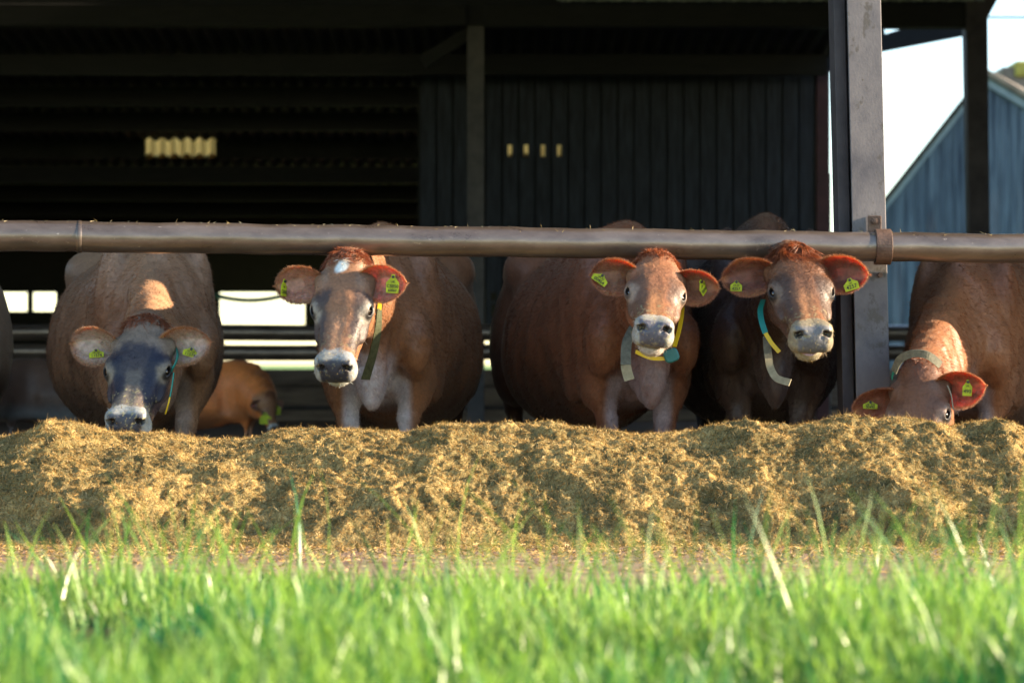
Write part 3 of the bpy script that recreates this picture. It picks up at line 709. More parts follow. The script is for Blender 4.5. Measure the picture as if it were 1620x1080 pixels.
def cow_body(p):
    H = np.array(p['poll'], float); HR = head_frame(*p['head'])
    S = p.get('hs', 1.0)
    rw, fl = p.get('rw', 1.0), p.get('fl', 1.0)
    def hw(r, f, u): return H+HR@(np.array([r*rw, f*fl, u])*S)
    a = R_(p['yaw']); W = np.array([p['w'][0], p['w'][1], 0.0])
    BR = np.array([[math.cos(a), math.sin(a), 0],[-math.sin(a), math.cos(a), 0],[0, 0, 1.0]])  # columns: x', back, z
    BR = np.stack([[math.cos(a), -math.sin(a), 0], [math.sin(a), math.cos(a), 0], [0,0,1.0]], 1)
    sc_ = p.get('bs', 1.0); fat = p.get('fat', 1.0)
    def bw(x, y, z): return W+BR@np.array([x, y, z])*sc_
    # grid: fine round the head
    pts = np.array([hw(x,y,z) for x in (-.15,.15) for y in (-.06,.5) for z in (-.24,.03)])
    lo, hi = pts.min(0), pts.max(0)
    bp = np.array([bw(x,y,z) for x in (-.55,.55) for y in (-.5,2.1) for z in (-.02,1.38)])
    glo = np.minimum(lo-.05, bp.min(0)); ghi = np.maximum(hi+.05, bp.max(0))
    fn = p.get('fine', .0045); cs = p.get('coarse', .026)
    G = Grid(*[merge_axis(glo[i], ghi[i], lo[i]-.005, hi[i]+.005, fn, cs) for i in range(3)])
    E = lambda c, r, k=.1, R=None: G.ell(bw(*c), np.array(r)*sc_, k, BR if R is None else R)
    C = lambda A, B, ra, rb, k=.06, flat=None: G.cone(bw(*A), bw(*B), ra*sc_, rb*sc_, k, flat)
    # trunk
    E((0,.95,.71), (.405*fat,.66,.415), .05); E((.0,1.05,.60), (.36*fat,.55,.30), .1)
    E((0,.42,.78), (.30,.50,.40), .12); E((0,.18,.80), (.20,.30,.34), .1)
    E((0,.22,1.10), (.065,.34,.125), .09); E((0,1.0,1.10), (.10,.7,.09), .14)
    E((0,1.55,.98), (.24,.33,.24), .12)
    for s in (-1, 1):
        E((s*.19,1.38,1.06), (.11,.16,.10), .12)                        # hook bones
        E((s*.175,.14,.88), (.080,.13,.29), .045)                        # shoulder blade
        E((s*.215,.30,.55), (.05,.10,.12), .05)
        G.cone(bw(s*.335,.37,1.0), bw(s*.325,.33,.58), .030, .035, .05, None, True)
        G.cone(bw(s*.25,-.06,1.02), bw(s*.27,-.10,.80), .020, .028, .05, None, True)
        E((s*.170,-.04,.70), (.082,.11,.14), .035)                        # point of shoulder
        E((s*.165,.12,.58), (.08,.13,.17), .06)
        C((s*.155,.10,.56), (s*.130,.06,.37), .078, .046, .05); C((s*.130,.06,.37), (s*.127,.07,.33), .049, .044, .02)
        C((s*.127,.07,.34), (s*.127,.08,.13), .037, .031, .02); C((s*.127,.08,.12), (s*.127,.05,.06), .037, .038, .02); C((s*.127,.045,.05), (s*.127,.03,.03), .043, .047, .01)
        E((s*.20,1.58,.70), (.13,.22,.30), .09)                          # thigh
        C((s*.20,1.55,.55), (s*.17,1.80,.42), .10, .05, .06); C((s*.17,1.80,.42), (s*.16,1.74,.12), .046, .035, .03); C((s*.16,1.74,.12), (s*.16,1.68,.04), .038, .047, .02)
    E((0,-.12,.64), (.085,.17,.19), .05); E((0,-.18,.535), (.050,.09,.125), .035)   # brisket
    for s in (-1, 1):
        E((s*.060,-.17,.66), (.035,.07,.13), .03); G.cone(bw(s*.10,-.25,.74), bw(s*.098,-.16,.52), .020, .030, .04, None, True)
    E((0,-.02,.85), (.17,.16,.24), .08)
    # udder hint
    E((0,1.35,.42), (.16,.2,.14), .06)
    # neck: crest and throat chains meeting the back of the head
    n0 = bw(0,.20,1.05); n1 = bw(0,.02,.80); n2 = bw(0,-.06,.68)
    h0 = hw(0,-.01,-.085); h1 = hw(0,.05,-.155)
    m0 = p.get('mid', None)
    bx = BR[:,0]
    mid = (n0+h0)/2+np.array([0,0,p.get('crest', .0)]); mid2 = (n1+h1)/2+np.array([0,0,.02])
    if m0 is not None: mid = mid+np.array(m0); mid2 = mid2+np.array(m0)
    G.cone(n0, mid, .085, .080, .07, (bx, 1.15)); G.cone(mid, h0, .080, .078, .06, (bx, 1.0))
    G.cone(n1, mid2, .165, .115, .08, (bx, 1.15)); G.cone(mid2, h1, .115, .085, .06)
    G.cone(n2, (mid2+h1)/2-np.array([0,0,.06]), .085, .045, .07, (bx, 1.5))
    # head
    HE = lambda c, r, k=.02, R=None, sub=False: G.ell(hw(*c), np.array(r)*S, k*S, HR if R is None else R, sub)
    HC = lambda A, B, ra, rb, k=.02, sub=False: G.cone(hw(*A), hw(*B), ra*S, rb*S, k*S, None, sub)
    HE((0,.10,-.085), (.098,.135,.085), .03)
    HE((0,.02,-.045), (.062,.05,.045), .03)                              # poll
    HC((-.045,.115,-.060), (.045,.115,-.060), .050, .050, .03)           # broad forehead
    HC((-.050,.175,-.066), (.050,.175,-.066), .046, .046, .025)
    for s in (-1, 1):
        HC((s*.052,.19,-.085), (s*.034,.285,-.090), .052, .036, .025)    # side of face
        HC((s*.034,.285,-.088), (s*.030,.385,-.082), .036, .034, .02)
        HC((s*.022,.17,-.055), (s*.016,.28,-.078), .040, .026, .02)      # bridge
        HC((s*.016,.28,-.078), (s*.018,.39,-.068), .027, .028, .02)
        HE((s*.086,.172,-.060), (.026,.040,.026), .018)                  # brow over the eye
        HE((s*.078,.245,-.105), (.020,.06,.018), .02)                    # facial crest
        HE((s*.066,.12,-.150), (.036,.095,.075), .03)                    # jowl
        HC((s*.052,.15,-.19), (s*.026,.36,-.150), .034, .026, .03)       # jaw
        HE((s*.085,.065,-.075), (.028,.032,.032), .02)                   # ear base
        # muzzle
        HE((s*.040,.415,-.062), (.033,.036,.030), .016)                  # nostril wing
        HE((s*.044,.418,-.104), (.033,.044,.037), .018)                  # upper lip pad
    HE((0,.415,-.082), (.055,.038,.045), .02)
    HE((0,.437,-.098), (.042,.027,.040), .016)
    HE((0,.385,-.156), (.050,.055,.032), .014); HE((0,.410,-.162), (.040,.028,.024), .012)
    HE((0,.34,-.14), (.045,.07,.04), .03)
    # mouth slit, nostrils, philtrum
    HE((0,.445,-.1375), (.066,.052,.0055), .006, None, True)
    for s in (-1, 1):
        q = np.array(rotm(HR@np.array([s*.30,.85,.50]), HR[:,2]+HR[:,0]*s*.6))
        HE((s*.045,.445,-.052), (.0135,.024,.0095), .005, q, True)
        HE((s*.057,.438,-.062), (.006,.018,.011), .004, q, True)
        HE((s*.030,.452,-.060), (.006,.008,.008), .006, q, True)
        HE((s*.108,.205,-.125), (.012,.035,.006), .01, None, True)       # crease under the eye
    # eyes: lid shell then almond opening
    out = []
    for s in (-1, 1):
        ec = hw(s*EYE[0], EYE[1], EYE[2]); od = HR@unit(np.array([s*.74,.20,.62]))
        fw = HR@np.array([s*.10,1,.0]); fw = fw-od*(fw@od); fw = unit(fw); up = np.cross(fw, od)
        Q = np.stack([fw, od, up], 1)
        G.ell(ec, np.array([.030,.0235,.026])*S, .016*S, Q)
        G.ell(ec+od*.022*S-up*.001*S, np.array([.0175,.026,.0088])*S, .003*S, Q, True)
        G.ell(ec, np.array([.0182,.0182,.0182])*S, .001, Q, True)
        out.append((ec, od, fw, up))
    V, F = G.mesh()
    V = smooth_verts(V, F, 1, .35)
    return V, F, H, HR, W, BR, out, hw, bw, S, sc_

# ------------------------------------------------------------------ coat colours (fixed to the animal)
def coat_colour(V, p, H, HR, W, BR, S, sb):
    hl = (V-H)@HR/S/np.array([p.get('rw',1.0), p.get('fl',1.0), 1.0]); bl = (V-W)@BR/sb
    r, f, u = hl[:,0], hl[:,1], hl[:,2]; ar = np.abs(r)
    nz = fbm(V, 9, 4, off=p['seed']); nf = fbm(V, 40, 3, .6, off=p['seed']+3)
    inh = sst(-.14, .0, f)*sst(.42, .30, np.linalg.norm(hl-np.array([0,.2,-.08]), axis=1))
    n2_ = fbm(V*np.array([1,1,.45]), 22, 4, .6, off=p['seed']+7)
    body = np.array(p['body'])[None]*(1+.30*nz[:,None]+.14*n2_[:,None])*np.ones_like(V)
    body = body*(1-.35*sst(.15,.5,fbm(V, 3.2, 3, off=p['seed']+9))[:,None]*np.array([.6,.85,1])[None])
    def mix(c, col, m): return c*(1-m[:,None])+np.array(col)[None]*m[:,None]
    # darker lower flanks and legs, pale brisket and inner legs
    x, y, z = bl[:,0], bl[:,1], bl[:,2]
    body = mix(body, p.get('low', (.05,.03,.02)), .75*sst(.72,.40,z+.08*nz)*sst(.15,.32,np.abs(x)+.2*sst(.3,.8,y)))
    body = mix(body, p.get('crestc', p['body']), .5*sst(.10,.02,np.abs(x))*sst(.9,1.1,z))
    pale = sst(.72,.52,z+.10*nz)*sst(.15,.05,np.abs(x)+.05*nf)*sst(.30,.05,y)*(.65+.35*nf)
    body = mix(body, p.get('brisk', (.33,.26,.24)), np.clip(pale,0,1)*p.get('briskw', .8))
    ip = sst(.60,.52,z)*sst(.05,.10,np.abs(x))*sst(.165,.12,np.abs(x))*sst(.30,.1,y)
    body = mix(body, p.get('brisk', (.33,.26,.24)), ip*p.get('briskw', .8)*.8)
    # head
    h = np.array(p['face'])[None]*(1+.14*nz[:,None])*np.ones_like(V)
    jr = r+.018*nf+.012*nz; jf = f+.022*nf+.015*nz
    h = mix(h, p.get('cheek', p['body']), sst(-.10,-.15,u))
    h = mix(h, p['dark'], p.get('dw', .8)*np.clip(sst(.13,.17,jf)*sst(.38,.34,jf)*sst(.030,.055,np.abs(jr))*sst(-.16,-.11,u), 0, 1))
    if p.get('dfore', 0): h = mix(h, p['dark'], p['dfore']*sst(.10,.15,jf)*sst(.36,.30,jf)*sst(.105,.075,np.abs(jr)))
    if p.get('bridge') is not None: h = mix(h, p['bridge'], p.get('bw', .8)*sst(.20,.25,jf)*sst(.40,.37,jf)*sst(.036,.020,np.abs(jr))*sst(-.10,-.06,u))
    # brow stripes and eye rings
    de = np.linalg.norm(np.stack([ar-EYE[0], f-EYE[1], u-EYE[2]], 1)*np.array([1,.8,1]), axis=1)
    h = mix(h, p.get('brow', (.45,.36,.28)), p.get('browv', .8)*sst(.050,.030,de+.010*nf+.25*np.maximum(ar-.095,0))*sst(-.12,-.06,u))
    h = mix(h, p.get('brow', (.45,.36,.28)), p.get('browt', .3)*p.get('browv', .8)*sst(.035,.06,jf)*sst(.15,.11,jf)*sst(.04,.065,ar))
    h = mix(h, (.015,.012,.012), sst(.0305,.0245,de))
    if p.get('star'): h = mix(h, (.75,.72,.68), sst(.030,.014,np.hypot(r-p['star'][0]-.3*(f-p['star'][1]), (f-p['star'][1])*1.0+.01*nf))*sst(-.07,-.04,u))
    # muzzle ring and nose pad
    mz = sst(.372,.388,jf+.10*sst(-.10,-.16,u)*0+.12*np.maximum(ar-.05,0))
    h = mix(h, np.array(p['muz']), mz*(.88+.12*nf)*sst(-.40,-.2,u)); h = mix(h, (.30,.24,.17), mz*.5*sst(.1,.5,nz))
    cr = p.get('chin', p['muz']); h = mix(h, cr, mz*sst(-.125,-.145,u))
    pw = f*.5-u*.85; pad = sst(.236,.248,pw+.004*nf)*sst(.340,.330,pw)*sst(.064,.056,ar+.16*(pw-.243)+.003*nf)*sst(.300,.318,f*.85+u*.5)
    h = mix(h, p['nose'], pad*p.get('nosew', .95))
    nost = sst(.019,.011,np.linalg.norm(np.stack([ar-.047, f-.438, u+.060], 1), axis=1)); h = mix(h, (.02,.012,.012), nost)
    sp = (vnoise(V, 170, 3)*.5+vnoise(V, 95, 6)*.5 > .34)&(f > .30)&(f<.47)      # crumbs and speckle
    if p.get('speck', 0): h = mix(h, (.38,.29,.14), sp*p['speck'])
    c = body*(1-inh[:,None])+h*inh[:,None]
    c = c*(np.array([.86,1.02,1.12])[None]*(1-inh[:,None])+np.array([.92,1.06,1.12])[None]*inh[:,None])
    return np.clip(c, .003, .9), hl, bl, inh

def ear_mesh(hw, HR, S, s, p, col, side):
    """closed cupped ear"""
    L = .172*p.get('el', 1); base = hw(s*.088,.062,-.080)
    fwd, down, nd = p.get('ear'+side, (-.15, .08, .15))
    a = unit(HR[:,0]*s+np.array([0,-fwd,-down])); n = np.array([-a[0]*.15,-1.0,-nd]); n = unit(n-a*(n@a)); b = np.cross(a, n)
    nu, nv = 30, 21
    u = np.linspace(0, 1, nu)[:,None]; v = np.linspace(-1, 1, nv)[None]
    wdt = (.024+.038*np.sin(np.pi*np.clip(u*.80+.04,0,1)**.9)**.8)*np.sqrt(np.clip(1-np.clip((u-.62)/.38,0,1)**2.2, 0, 1))+.0005
    cup = (.040*(1-u)**1.0+.018)*np.sqrt(np.clip(1-np.clip((u-.6)/.4,0,1)**2,0,1))
    ph = v*(1.28-.35*u)
    X_ = L*u*(1-.04*v*v)-.004; Y_ = wdt*np.sin(ph)/np.sin(1.05); Z_ = cup*(v**2)*1.0+.010*np.sin(u*3)+0*v
    Z_ = Z_+.012*u*u
    rip = .0018*np.sin(v*9+u*4)*np.sin(np.pi*u)
    th = (.0034*(1-v**4)*(1-u**8)*(1+.35*np.sin(v*7+u*5)*np.sin(u*11))+.0003)
    def pos(off): return base+S*(X_[...,None]*a+Y_[...,None]*b+((Z_+rip+off)[...,None])*n)
    A = pos(0*th); B = pos(-th*2)
    V = np.concatenate([A.reshape(-1,3), B.reshape(-1,3)]); k = nu*nv
    i = np.arange(k).reshape(nu, nv); f1 = np.stack([i[:-1,:-1], i[1:,:-1], i[1:,1:], i[:-1,1:]], -1).reshape(-1,4)
    rim = []
    ring = list(i[:,0])+list(i[-1,1:])+list(i[-2::-1,-1])
    for q in range(len(ring)-1): rim.append((ring[q], ring[q+1], ring[q+1]+k, ring[q]+k))
    if s < 0: f1 = f1[:, ::-1]; rim = [r_[::-1] for r_ in rim]
    F = np.concatenate([f1[:, ::-1], f1+k, np.array(rim)])
    ci, co, cr_ = [np.array(c) for c in (p.get('ein', (.40,.24,.18)), p.get('eout', p['body']), p.get('erim', (.35,.16,.07)))]
    edge = np.clip(sst(.55,.95,np.abs(v)+0*u)+sst(.8,.97,u+0*v), 0, 1)[...,None]
    cin = ci*(1-edge)+cr_*edge
    cin = cin*(1+.25*fbm(A, 60, 3))[...,None]
    Cc = np.concatenate([cin.reshape(-1,3), np.broadcast_to(co, (k,3))])
    # fringe hair along the rim and inside
    rng = np.random.default_rng(p['seed']+(5 if s > 0 else 9))
    HP=[];HD=[];HL=[];HC_=[];HW_=[]
    m = 1500; ringp = V[np.array(ring)]; cl__ = np.concatenate([[0], np.cumsum(np.linalg.norm(np.diff(ringp, axis=0), axis=1))]); ti = np.clip(np.interp(rng.random(m)*cl__[-1], cl__, np.arange(len(ring))), 0, len(ring)-1.001); i0 = ti.astype(int); fr = (ti-i0)[:,None]
    P = ringp[i0]*(1-fr)+ringp[i0+1]*fr
    ctr = base+a*L*.5*S; outd = unit(P-ctr); D = unit(outd*.8+n*.25+a*.1+rng.normal(size=(m,3))*.25)
    HP.append(P); HD.append(D); HL.append(rng.uniform(.006,.015,m)); HW_.append(np.full(m,.0011)); HC_.append(np.broadcast_to(cr_*1.2+.05, (m,3))*rng.uniform(.6,1.3,(m,1)))
    m = 2600; uu = rng.integers(1, nu-2, m); vv = rng.integers(1, nv-1, m); P = A[uu, vv]; keep = (np.abs(vv/(nv-1)*2-1) > .30)|(uu < nu*.35); P = P[keep]; uu = uu[keep]; vv = vv[keep]; m = len(P)
    P = P+rng.normal(size=(m,3))*.002
    D = unit(n*.5+a*.35+b*np.sign(vv/(nv-1)*2-1)[:,None]*.1+rng.normal(size=(m,3))*.25)
    HP.append(P); HD.append(D); HL.append(rng.uniform(.010,.024,m)); HW_.append(np.full(m,.0010)); HC_.append(np.broadcast_to(ci*1.2, (m,3))*rng.uniform(.6,1.3,(m,1)))
    m = 2600; uu = rng.integers(0, nu-4, m); vv = rng.integers(0, nv, m); P = B[uu, vv]+rng.normal(size=(m,3))*.002
    D = unit(-n*.35+a*.7+rng.normal(size=(m,3))*.2); HP.append(P); HD.append(D); HL.append(rng.uniform(.006,.013,m)); HW_.append(np.full(m,.0011)); HC_.append(np.broadcast_to(co, (m,3))*rng.uniform(.7,1.4,(m,1)))
    hair = [np.concatenate(x_) for x_ in (HP,HD,HL,HW_,HC_)]
    def onear(u_, v_, lift):     # point on the inner face, with its frame
        ii = int(u_*(nu-1)); jj = int((v_+1)/2*(nv-1)); return A[ii, jj]+n*lift, a, b, n
    return V, F, Cc, hair, onear

def text_mesh(txt, size):
    cu = bpy.data.curves.new('txt', 'FONT'); cu.body = txt; cu.size = size; cu.align_x = 'CENTER'; cu.align_y = 'CENTER'; cu.extrude = .0002; cu.offset = size*.012
    o = bpy.data.objects.new('txt', cu); sc.collection.objects.link(o); dg = bpy.context.evaluated_depsgraph_get(); dg.update()
    me = bpy.data.meshes.new_from_object(o.evaluated_get(dg)); bpy.data.objects.remove(o); bpy.data.curves.remove(cu); return me

def ear_tag(parent, P, right, down, nrm, wd, ht, lines, rough_top=.4):
    """yellow ear tag hanging from P; right/down/nrm unit vectors"""
    right, down, nrm = [np.array(x_, float) for x_ in (right, down, nrm)]
    right = unit(right); nrm = unit(np.cross(down, right)); down = unit(np.cross(right, nrm))
    prof = [(-.5,1),(.5,1),(.52,.35),(.30,.14),(.16,.0),(.13,-.16),(-.13,-.16),(-.16,.0),(-.30,.14),(-.52,.35)]
    v=[];f=[]; k = len(prof)
    for off in (.0, -.0018):
        for (x_, y_) in prof:
            bend = .0
            v.append(tuple(np.array(P)+right*x_*wd+down*y_*ht+nrm*(off+bend)))
    f.append(tuple(range(k))); f.append(tuple(range(2*k-1, k-1, -1)))
    for i in range(k): j = (i+1) % k; f.append((i, k+i, k+j, j))
    me = bpy.data.meshes.new('ear_tag'); me.from_pydata(v, [], f); me.update()
    a_ = me.color_attributes.new('Col', 'FLOAT_COLOR', 'POINT'); a_.data.foreach_set('color', np.tile(np.array([.55,.63,.03,1],np.float32), len(v)))
    o = link('ear_tag', me, M['tag'], parent)
    m_ = MB(); c = Vector(np.array(P)+nrm*.001); m_.tube([c, c+Vector(nrm)*.006], .0055, 12); m_.build('stud', M['stud'], o)
    for (txt, size, yy) in lines:
        tm = text_mesh(txt, size)
        if not len(tm.vertices): continue
        co = np.empty(len(tm.vertices)*3, np.float32); tm.vertices.foreach_get('co', co); co = co.reshape(-1,3)
        wmax = np.abs(co[:,0]).max(); sx = min(1, wd*.46/max(wmax,1e-6))
        q = np.array(P)+co[:,:1]*sx*right-co[:,1:2]*down+down*(yy*ht)+nrm*(co[:,2:3]+.0008)
        tm.vertices.foreach_set('co', q.astype(np.float32).ravel()); tm.materials.clear(); tm.update()
        link('tag_text', tm, M['ink'], o)
    return o

def strap(name, pts, wd, wdir, mt, parent, th=.004, sub=6, wdirs=None, closed=False):
    """flat band through pts (Catmull-Rom), width along wdir"""
    P = [Vector(q) for q in pts]; out = []; n = len(P)
    for i in range(n-1 if not closed else n):
        p0, p1, p2, p3 = (P[max(i-1,0)], P[i], P[i+1], P[min(i+2,n-1)]) if not closed else (P[i-1], P[i], P[(i+1)%n], P[(i+2)%n])
        for k in range(sub):
            t = k/sub; out.append(.5*((2*p1)+(p2-p0)*t+(2*p0-5*p1+4*p2-p3)*t*t+(3*p1-p0-3*p2+p3)*t**3))
    if not closed: out.append(P[-1])
    m_ = MB(); N_ = len(out); wv = Vector(wdir)
    for i, q in enumerate(out):
        t = (out[(i+1) % N_ if closed else min(i+1,N_-1)]-out[(i-1) % N_ if closed else max(i-1,0)]).normalized()
        wi = wv if wdirs is None else Vector(wdirs[0]).lerp(Vector(wdirs[1]), i/(N_-1))
        wx = (wi-t*wi.dot(t)).normalized(); nn_ = t.cross(wx)
        for dx, dn in ((-.5,-.5),(.5,-.5),(.5,.5),(-.5,.5)): m_.v.append(tuple(q+wx*wd*dx+nn_*th*dn))
    for i in range(N_ if closed else N_-1):
        a = 4*i; b_ = 4*((i+1) % N_)
        for k in range(4): m_.f.append((a+k, a+(k+1)%4, b_+(k+1)%4, b_+k))
    if not closed: m_.f += [(0,1,2,3), (4*N_-1,4*N_-2,4*N_-3,4*N_-4)]
    return m_.build(name, mt, parent, 0)

def box_pod(name, c, right, up, nrm, w_, h_, d_, mt, parent):
    """rounded sensor pod"""
    c = np.array(c, float); right = unit(np.array(right, float)); nrm = unit(np.array(nrm, float)); up = unit(np.cross(nrm, right))
    m_ = MB(); n = 20; lay = [(-.5,.82),(-.4,1.0),(.25,1.0),(.42,.93),(.5,.78)]
    for (dz, s_) in lay:
        for k in range(n):
            t = 2*math.pi*k/n; cx, sx = math.cos(t), math.sin(t); e = .62
            x_ = math.copysign(abs(cx)**e, cx)*w_/2*s_; y_ = math.copysign(abs(sx)**e, sx)*h_/2*s_
            m_.v.append(tuple(c+right*x_+up*y_+nrm*dz*d_))
    for l in range(len(lay)-1):
        for k in range(n): m_.f.append((l*n+k, l*n+(k+1)%n, (l+1)*n+(k+1)%n, (l+1)*n+k))
    m_.f.append(tuple(range(n-1,-1,-1))); m_.f.append(tuple((len(lay)-1)*n+k for k in range(n)))
    return m_.build(name, mt, parent, .002)

def make_cow(p):
    V, F, H, HR, W, BR, eyes, hw, bw, S, sb = cow_body(p)
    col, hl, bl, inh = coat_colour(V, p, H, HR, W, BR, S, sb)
    root = empty('cow', tuple(W), label=p['label'], cat='cow', group=p.get('group', 'brown dairy cows at the feed barrier'))
    parts = [(V, F, col)]
    rng = np.random.default_rng(p['seed'])
    V = V+vnormals(V, F)*((.009*fbm(V, 7, 3, off=p['seed'])+.005*fbm(V*np.array([1,1,.5]), 19, 3, off=p['seed']+2)+.0035*np.sin(bl[:,1]*52+bl[:,2]*14+2*fbm(V,3,2))*sst(.35,.6,bl[:,1])*sst(1.35,1.1,bl[:,1])*sst(.2,.3,np.abs(bl[:,0]))+.003*np.sin(bl[:,1]*60+9*fbm(V,5,2)+bl[:,2]*25)*sst(.35,-.1,bl[:,1]))*(1-inh)+.0016*fbm(V, 45, 2, off=p['seed']+5)*inh*sst(.38,.30,hl[:,1]))[:,None]
    parts = [(V, F, col)]
    hair = []
    ears = {}
    for s, side in ((-1, 'A'), (1, 'B')):
        eV, eF, eC, eh, onear = ear_mesh(hw, HR, S, s, p, None, side)
        ears[s] = onear
        parts.append((eV, eF, eC)); hair.append(eh)
    # one mesh for the whole body, ears in a second slot
    off = 0; AV=[];AF=[];AC=[];mi=[]
    for i, (v, f, c) in enumerate(parts):
        AV.append(v); AF.append(np.asarray(f)+off); AC.append(c); off += len(v); mi += [0 if i == 0 else 1]*len(f)
    me = np_mesh('body', np.concatenate(AV), np.concatenate(AF), True, np.concatenate(AC))
    me.materials.append(M['coat']); me.materials.append(M['ear'])
    if len(me.polygons) == len(mi): me.polygons.foreach_set('material_index', np.array(mi, np.int32))
    link('body', me, None, root)
    # eyes
    for (ec, od, fw, up) in eyes:
        m_ = MB(); n1, n2 = 14, 20; R0 = EYER*S
        for i in range(n1+1):
            for j in range(n2):
                t = math.pi*i/n1; ph = 2*math.pi*j/n2
                m_.v.append(tuple(ec+R0*(math.sin(t)*math.cos(ph)*fw+math.cos(t)*od*1.04+math.sin(t)*math.sin(ph)*up)))
        for i in range(n1):
            for j in range(n2): m_.f.append((i*n2+j, i*n2+(j+1)%n2, (i+1)*n2+(j+1)%n2, (i+1)*n2+j))
        m_.build('eye', M['eye'], root, 0, True)
    # coat hair
    N = vnormals(V, F)
    tri = F; fc = V[tri].mean(1); hln = (fc-H)@HR/S; ih = inh[tri[:,0]]
    front = (fc[:,1] < W[1]+.9) | (ih > .1)
    nb, nh = p.get('nb', 64000), p.get('nh', 34000)
    up_ = (ih > .4)&(hln[:,1] > -.02)
    P, Nn, k = scatter(V, tri, nb, rng, np.where((~up_)&front, 1.0, .08))
    fl = BR@np.array([0, .8, -.5]); Nn = N[tri[k,0]]
    D = fl-Nn*(Nn@fl)[:,None]; D = unit(unit(D)+Nn*.28+rng.normal(size=D.shape)*.22)
    C = col[tri[k,0]]*rng.uniform(.5,1.7,(nb,1))*(1+.5*fbm(P*np.array([1,1,.4]), 34, 3, .6, off=p['seed']+60))[:,None]
    hair.append([P-Nn*.001, D, rng.uniform(.010,.026,nb), np.full(nb,.0018), C])
    P, Nn, k = scatter(V, tri, nh, rng, np.where(up_, 1.0, .0)); Nn = N[tri[k,0]]
    hh = (P-H)@HR/S
    de = np.minimum(np.linalg.norm(hh-np.array(EYE), axis=1), np.linalg.norm(hh-np.array((-EYE[0],EYE[1],EYE[2])), axis=1))
    nopad = ~((hh[:,1]*.5-hh[:,2]*.85 > .238)&(np.abs(hh[:,0]) < .062)&(hh[:,1]*.85+hh[:,2]*.5 > .305))&(de > .027)
    P, Nn, k, hh = P[nopad], Nn[nopad], k[nopad], hh[nopad]; m = len(P)
    fl = np.zeros((m,3))+HR@np.array([0,1.0,0])
    fl = fl+(HR[:,0][None]*np.sign(hh[:,0])[:,None])*.4*(hh[:,1] < .2)[:,None]
    D = fl-Nn*np.sum(Nn*fl,1)[:,None]; curly = p.get('curly', 0)*sst(.26,.1,hh[:,1])
    D = unit(unit(D)+Nn*(.22+.5*curly)[:,None]+rng.normal(size=D.shape)*(.20+.4*curly)[:,None])
    Lh = rng.uniform(.004,.009,m)*(1+1.4*curly)
    Lh = Lh*np.where((hh[:,1] > .36)&(hh[:,2] < -.12), 1.8, 1); C = col[tri[k,0]]*rng.uniform(.6,1.5,(m,1))
    hair.append([P-Nn*.0008, D, Lh, np.full(m,.0010), C])
    # chin whiskers
    m = p.get('whisk', 160); a_ = rng.uniform(-1,1,m); P = np.array([hw(.055*q, rng.uniform(.37,.43), -.165+.02*abs(q)) for q in a_])
    D = unit(np.array([HR@np.array([q*.5,.35,-1.0]) for q in a_])+rng.normal(size=(m,3))*.2)
    hair.append([P, D, rng.uniform(.01,.026,m), np.full(m,.0008), np.full((m,3),.5)*np.array([1,.85,.65])])
    HP,HD,HL,HW_,HC_ = [np.concatenate([h_[i] for h_ in hair]) for i in range(5)]
    Nw = unit(np.cross(HD, rng.normal(size=HD.shape)))
    cm = ribbons('coat_hair', HP, HD, Nw, HL, HW_, np.clip(HC_, .004, .9), 1)
    o = link('coat_hair', cm, M['hair'], root); o['kind'] = 'stuff'
    # poll tuft: curly locks
    m = p.get('tuft', 1500); tl = p.get('tl', .035)
    fh = hln; Nf = (np.asarray(N[tri[:,0]])@HR)
    tw_ = (ih > .3)*sst(p.get('tf',.062),.0,fh[:,1]+.3*np.abs(fh[:,0]-p.get('tr',0)))*sst(-.115,-.07,fh[:,2])*sst(-.075,-.03,fh[:,1])*sst(.098,.070,np.abs(fh[:,0]))
    P, Nn, k = scatter(V, tri, m, rng, tw_+1e-9); Nn = N[tri[k,0]]; loc = (P-H)@HR/S; r_ = loc[:,0]; f_ = loc[:,1]
    lock = vnoise(P, 60, p['seed'])[:,None]*np.array([1,0,0])+vnoise(P, 60, p['seed']+40)[:,None]*np.array([0,1,0])
    Dl = unit(Nn@HR*.75+np.array([0,.45,.25])[None]+loc*np.array([5,0,0])+lock*(.8+p.get('curly',0)*.7)+rng.normal(size=(m,3))*.22)
    cu_ = p.get('curly', 0)
    if cu_: Dl = unit(Dl*(1-.45*cu_)+np.stack([np.sign(r_)*.55+lock[:,0]*.8, .35+0*r_, .12+0*r_], 1)*cu_)
    D = Dl@HR.T
    cl_ = (np.stack([vnoise(P, 45, 3)*1.2, vnoise(P, 45, 23)+.6, vnoise(P, 45, 43)-.6], 1)*(.9+.9*cu_))@HR.T
    tc = np.array(p.get('tuftc', (.20,.07,.03)))
    tcol = np.broadcast_to(tc, (m,3))*rng.uniform(.6,1.5,(m,1))
    if p.get('star'):
        ds = np.hypot(r_-p['star'][0], f_-p['star'][1]+.01); tcol = np.where((ds < .022)[:,None], np.array([.75,.72,.68]), tcol)
    tm = ribbons('poll_tuft', P, D, unit(np.cross(D, rng.normal(size=D.shape))), rng.uniform(.45,1.1,m)*tl*(1-.35*np.abs(r_)/.08), np.full(m,.0021), tcol, 4, curl=cl_)
    o = link('poll_tuft', tm, M['hair'], root)
    o['kind'] = 'stuff'
    mz = (ih > .3)&(hln[:,1] > .35)
    P, Nn, k = scatter(V, tri, 130, rng, np.where(mz, 1.0, 0)+1e-9); Nn = N[tri[k,0]]
    D = unit(rng.normal(size=P.shape)+Nn*.2)
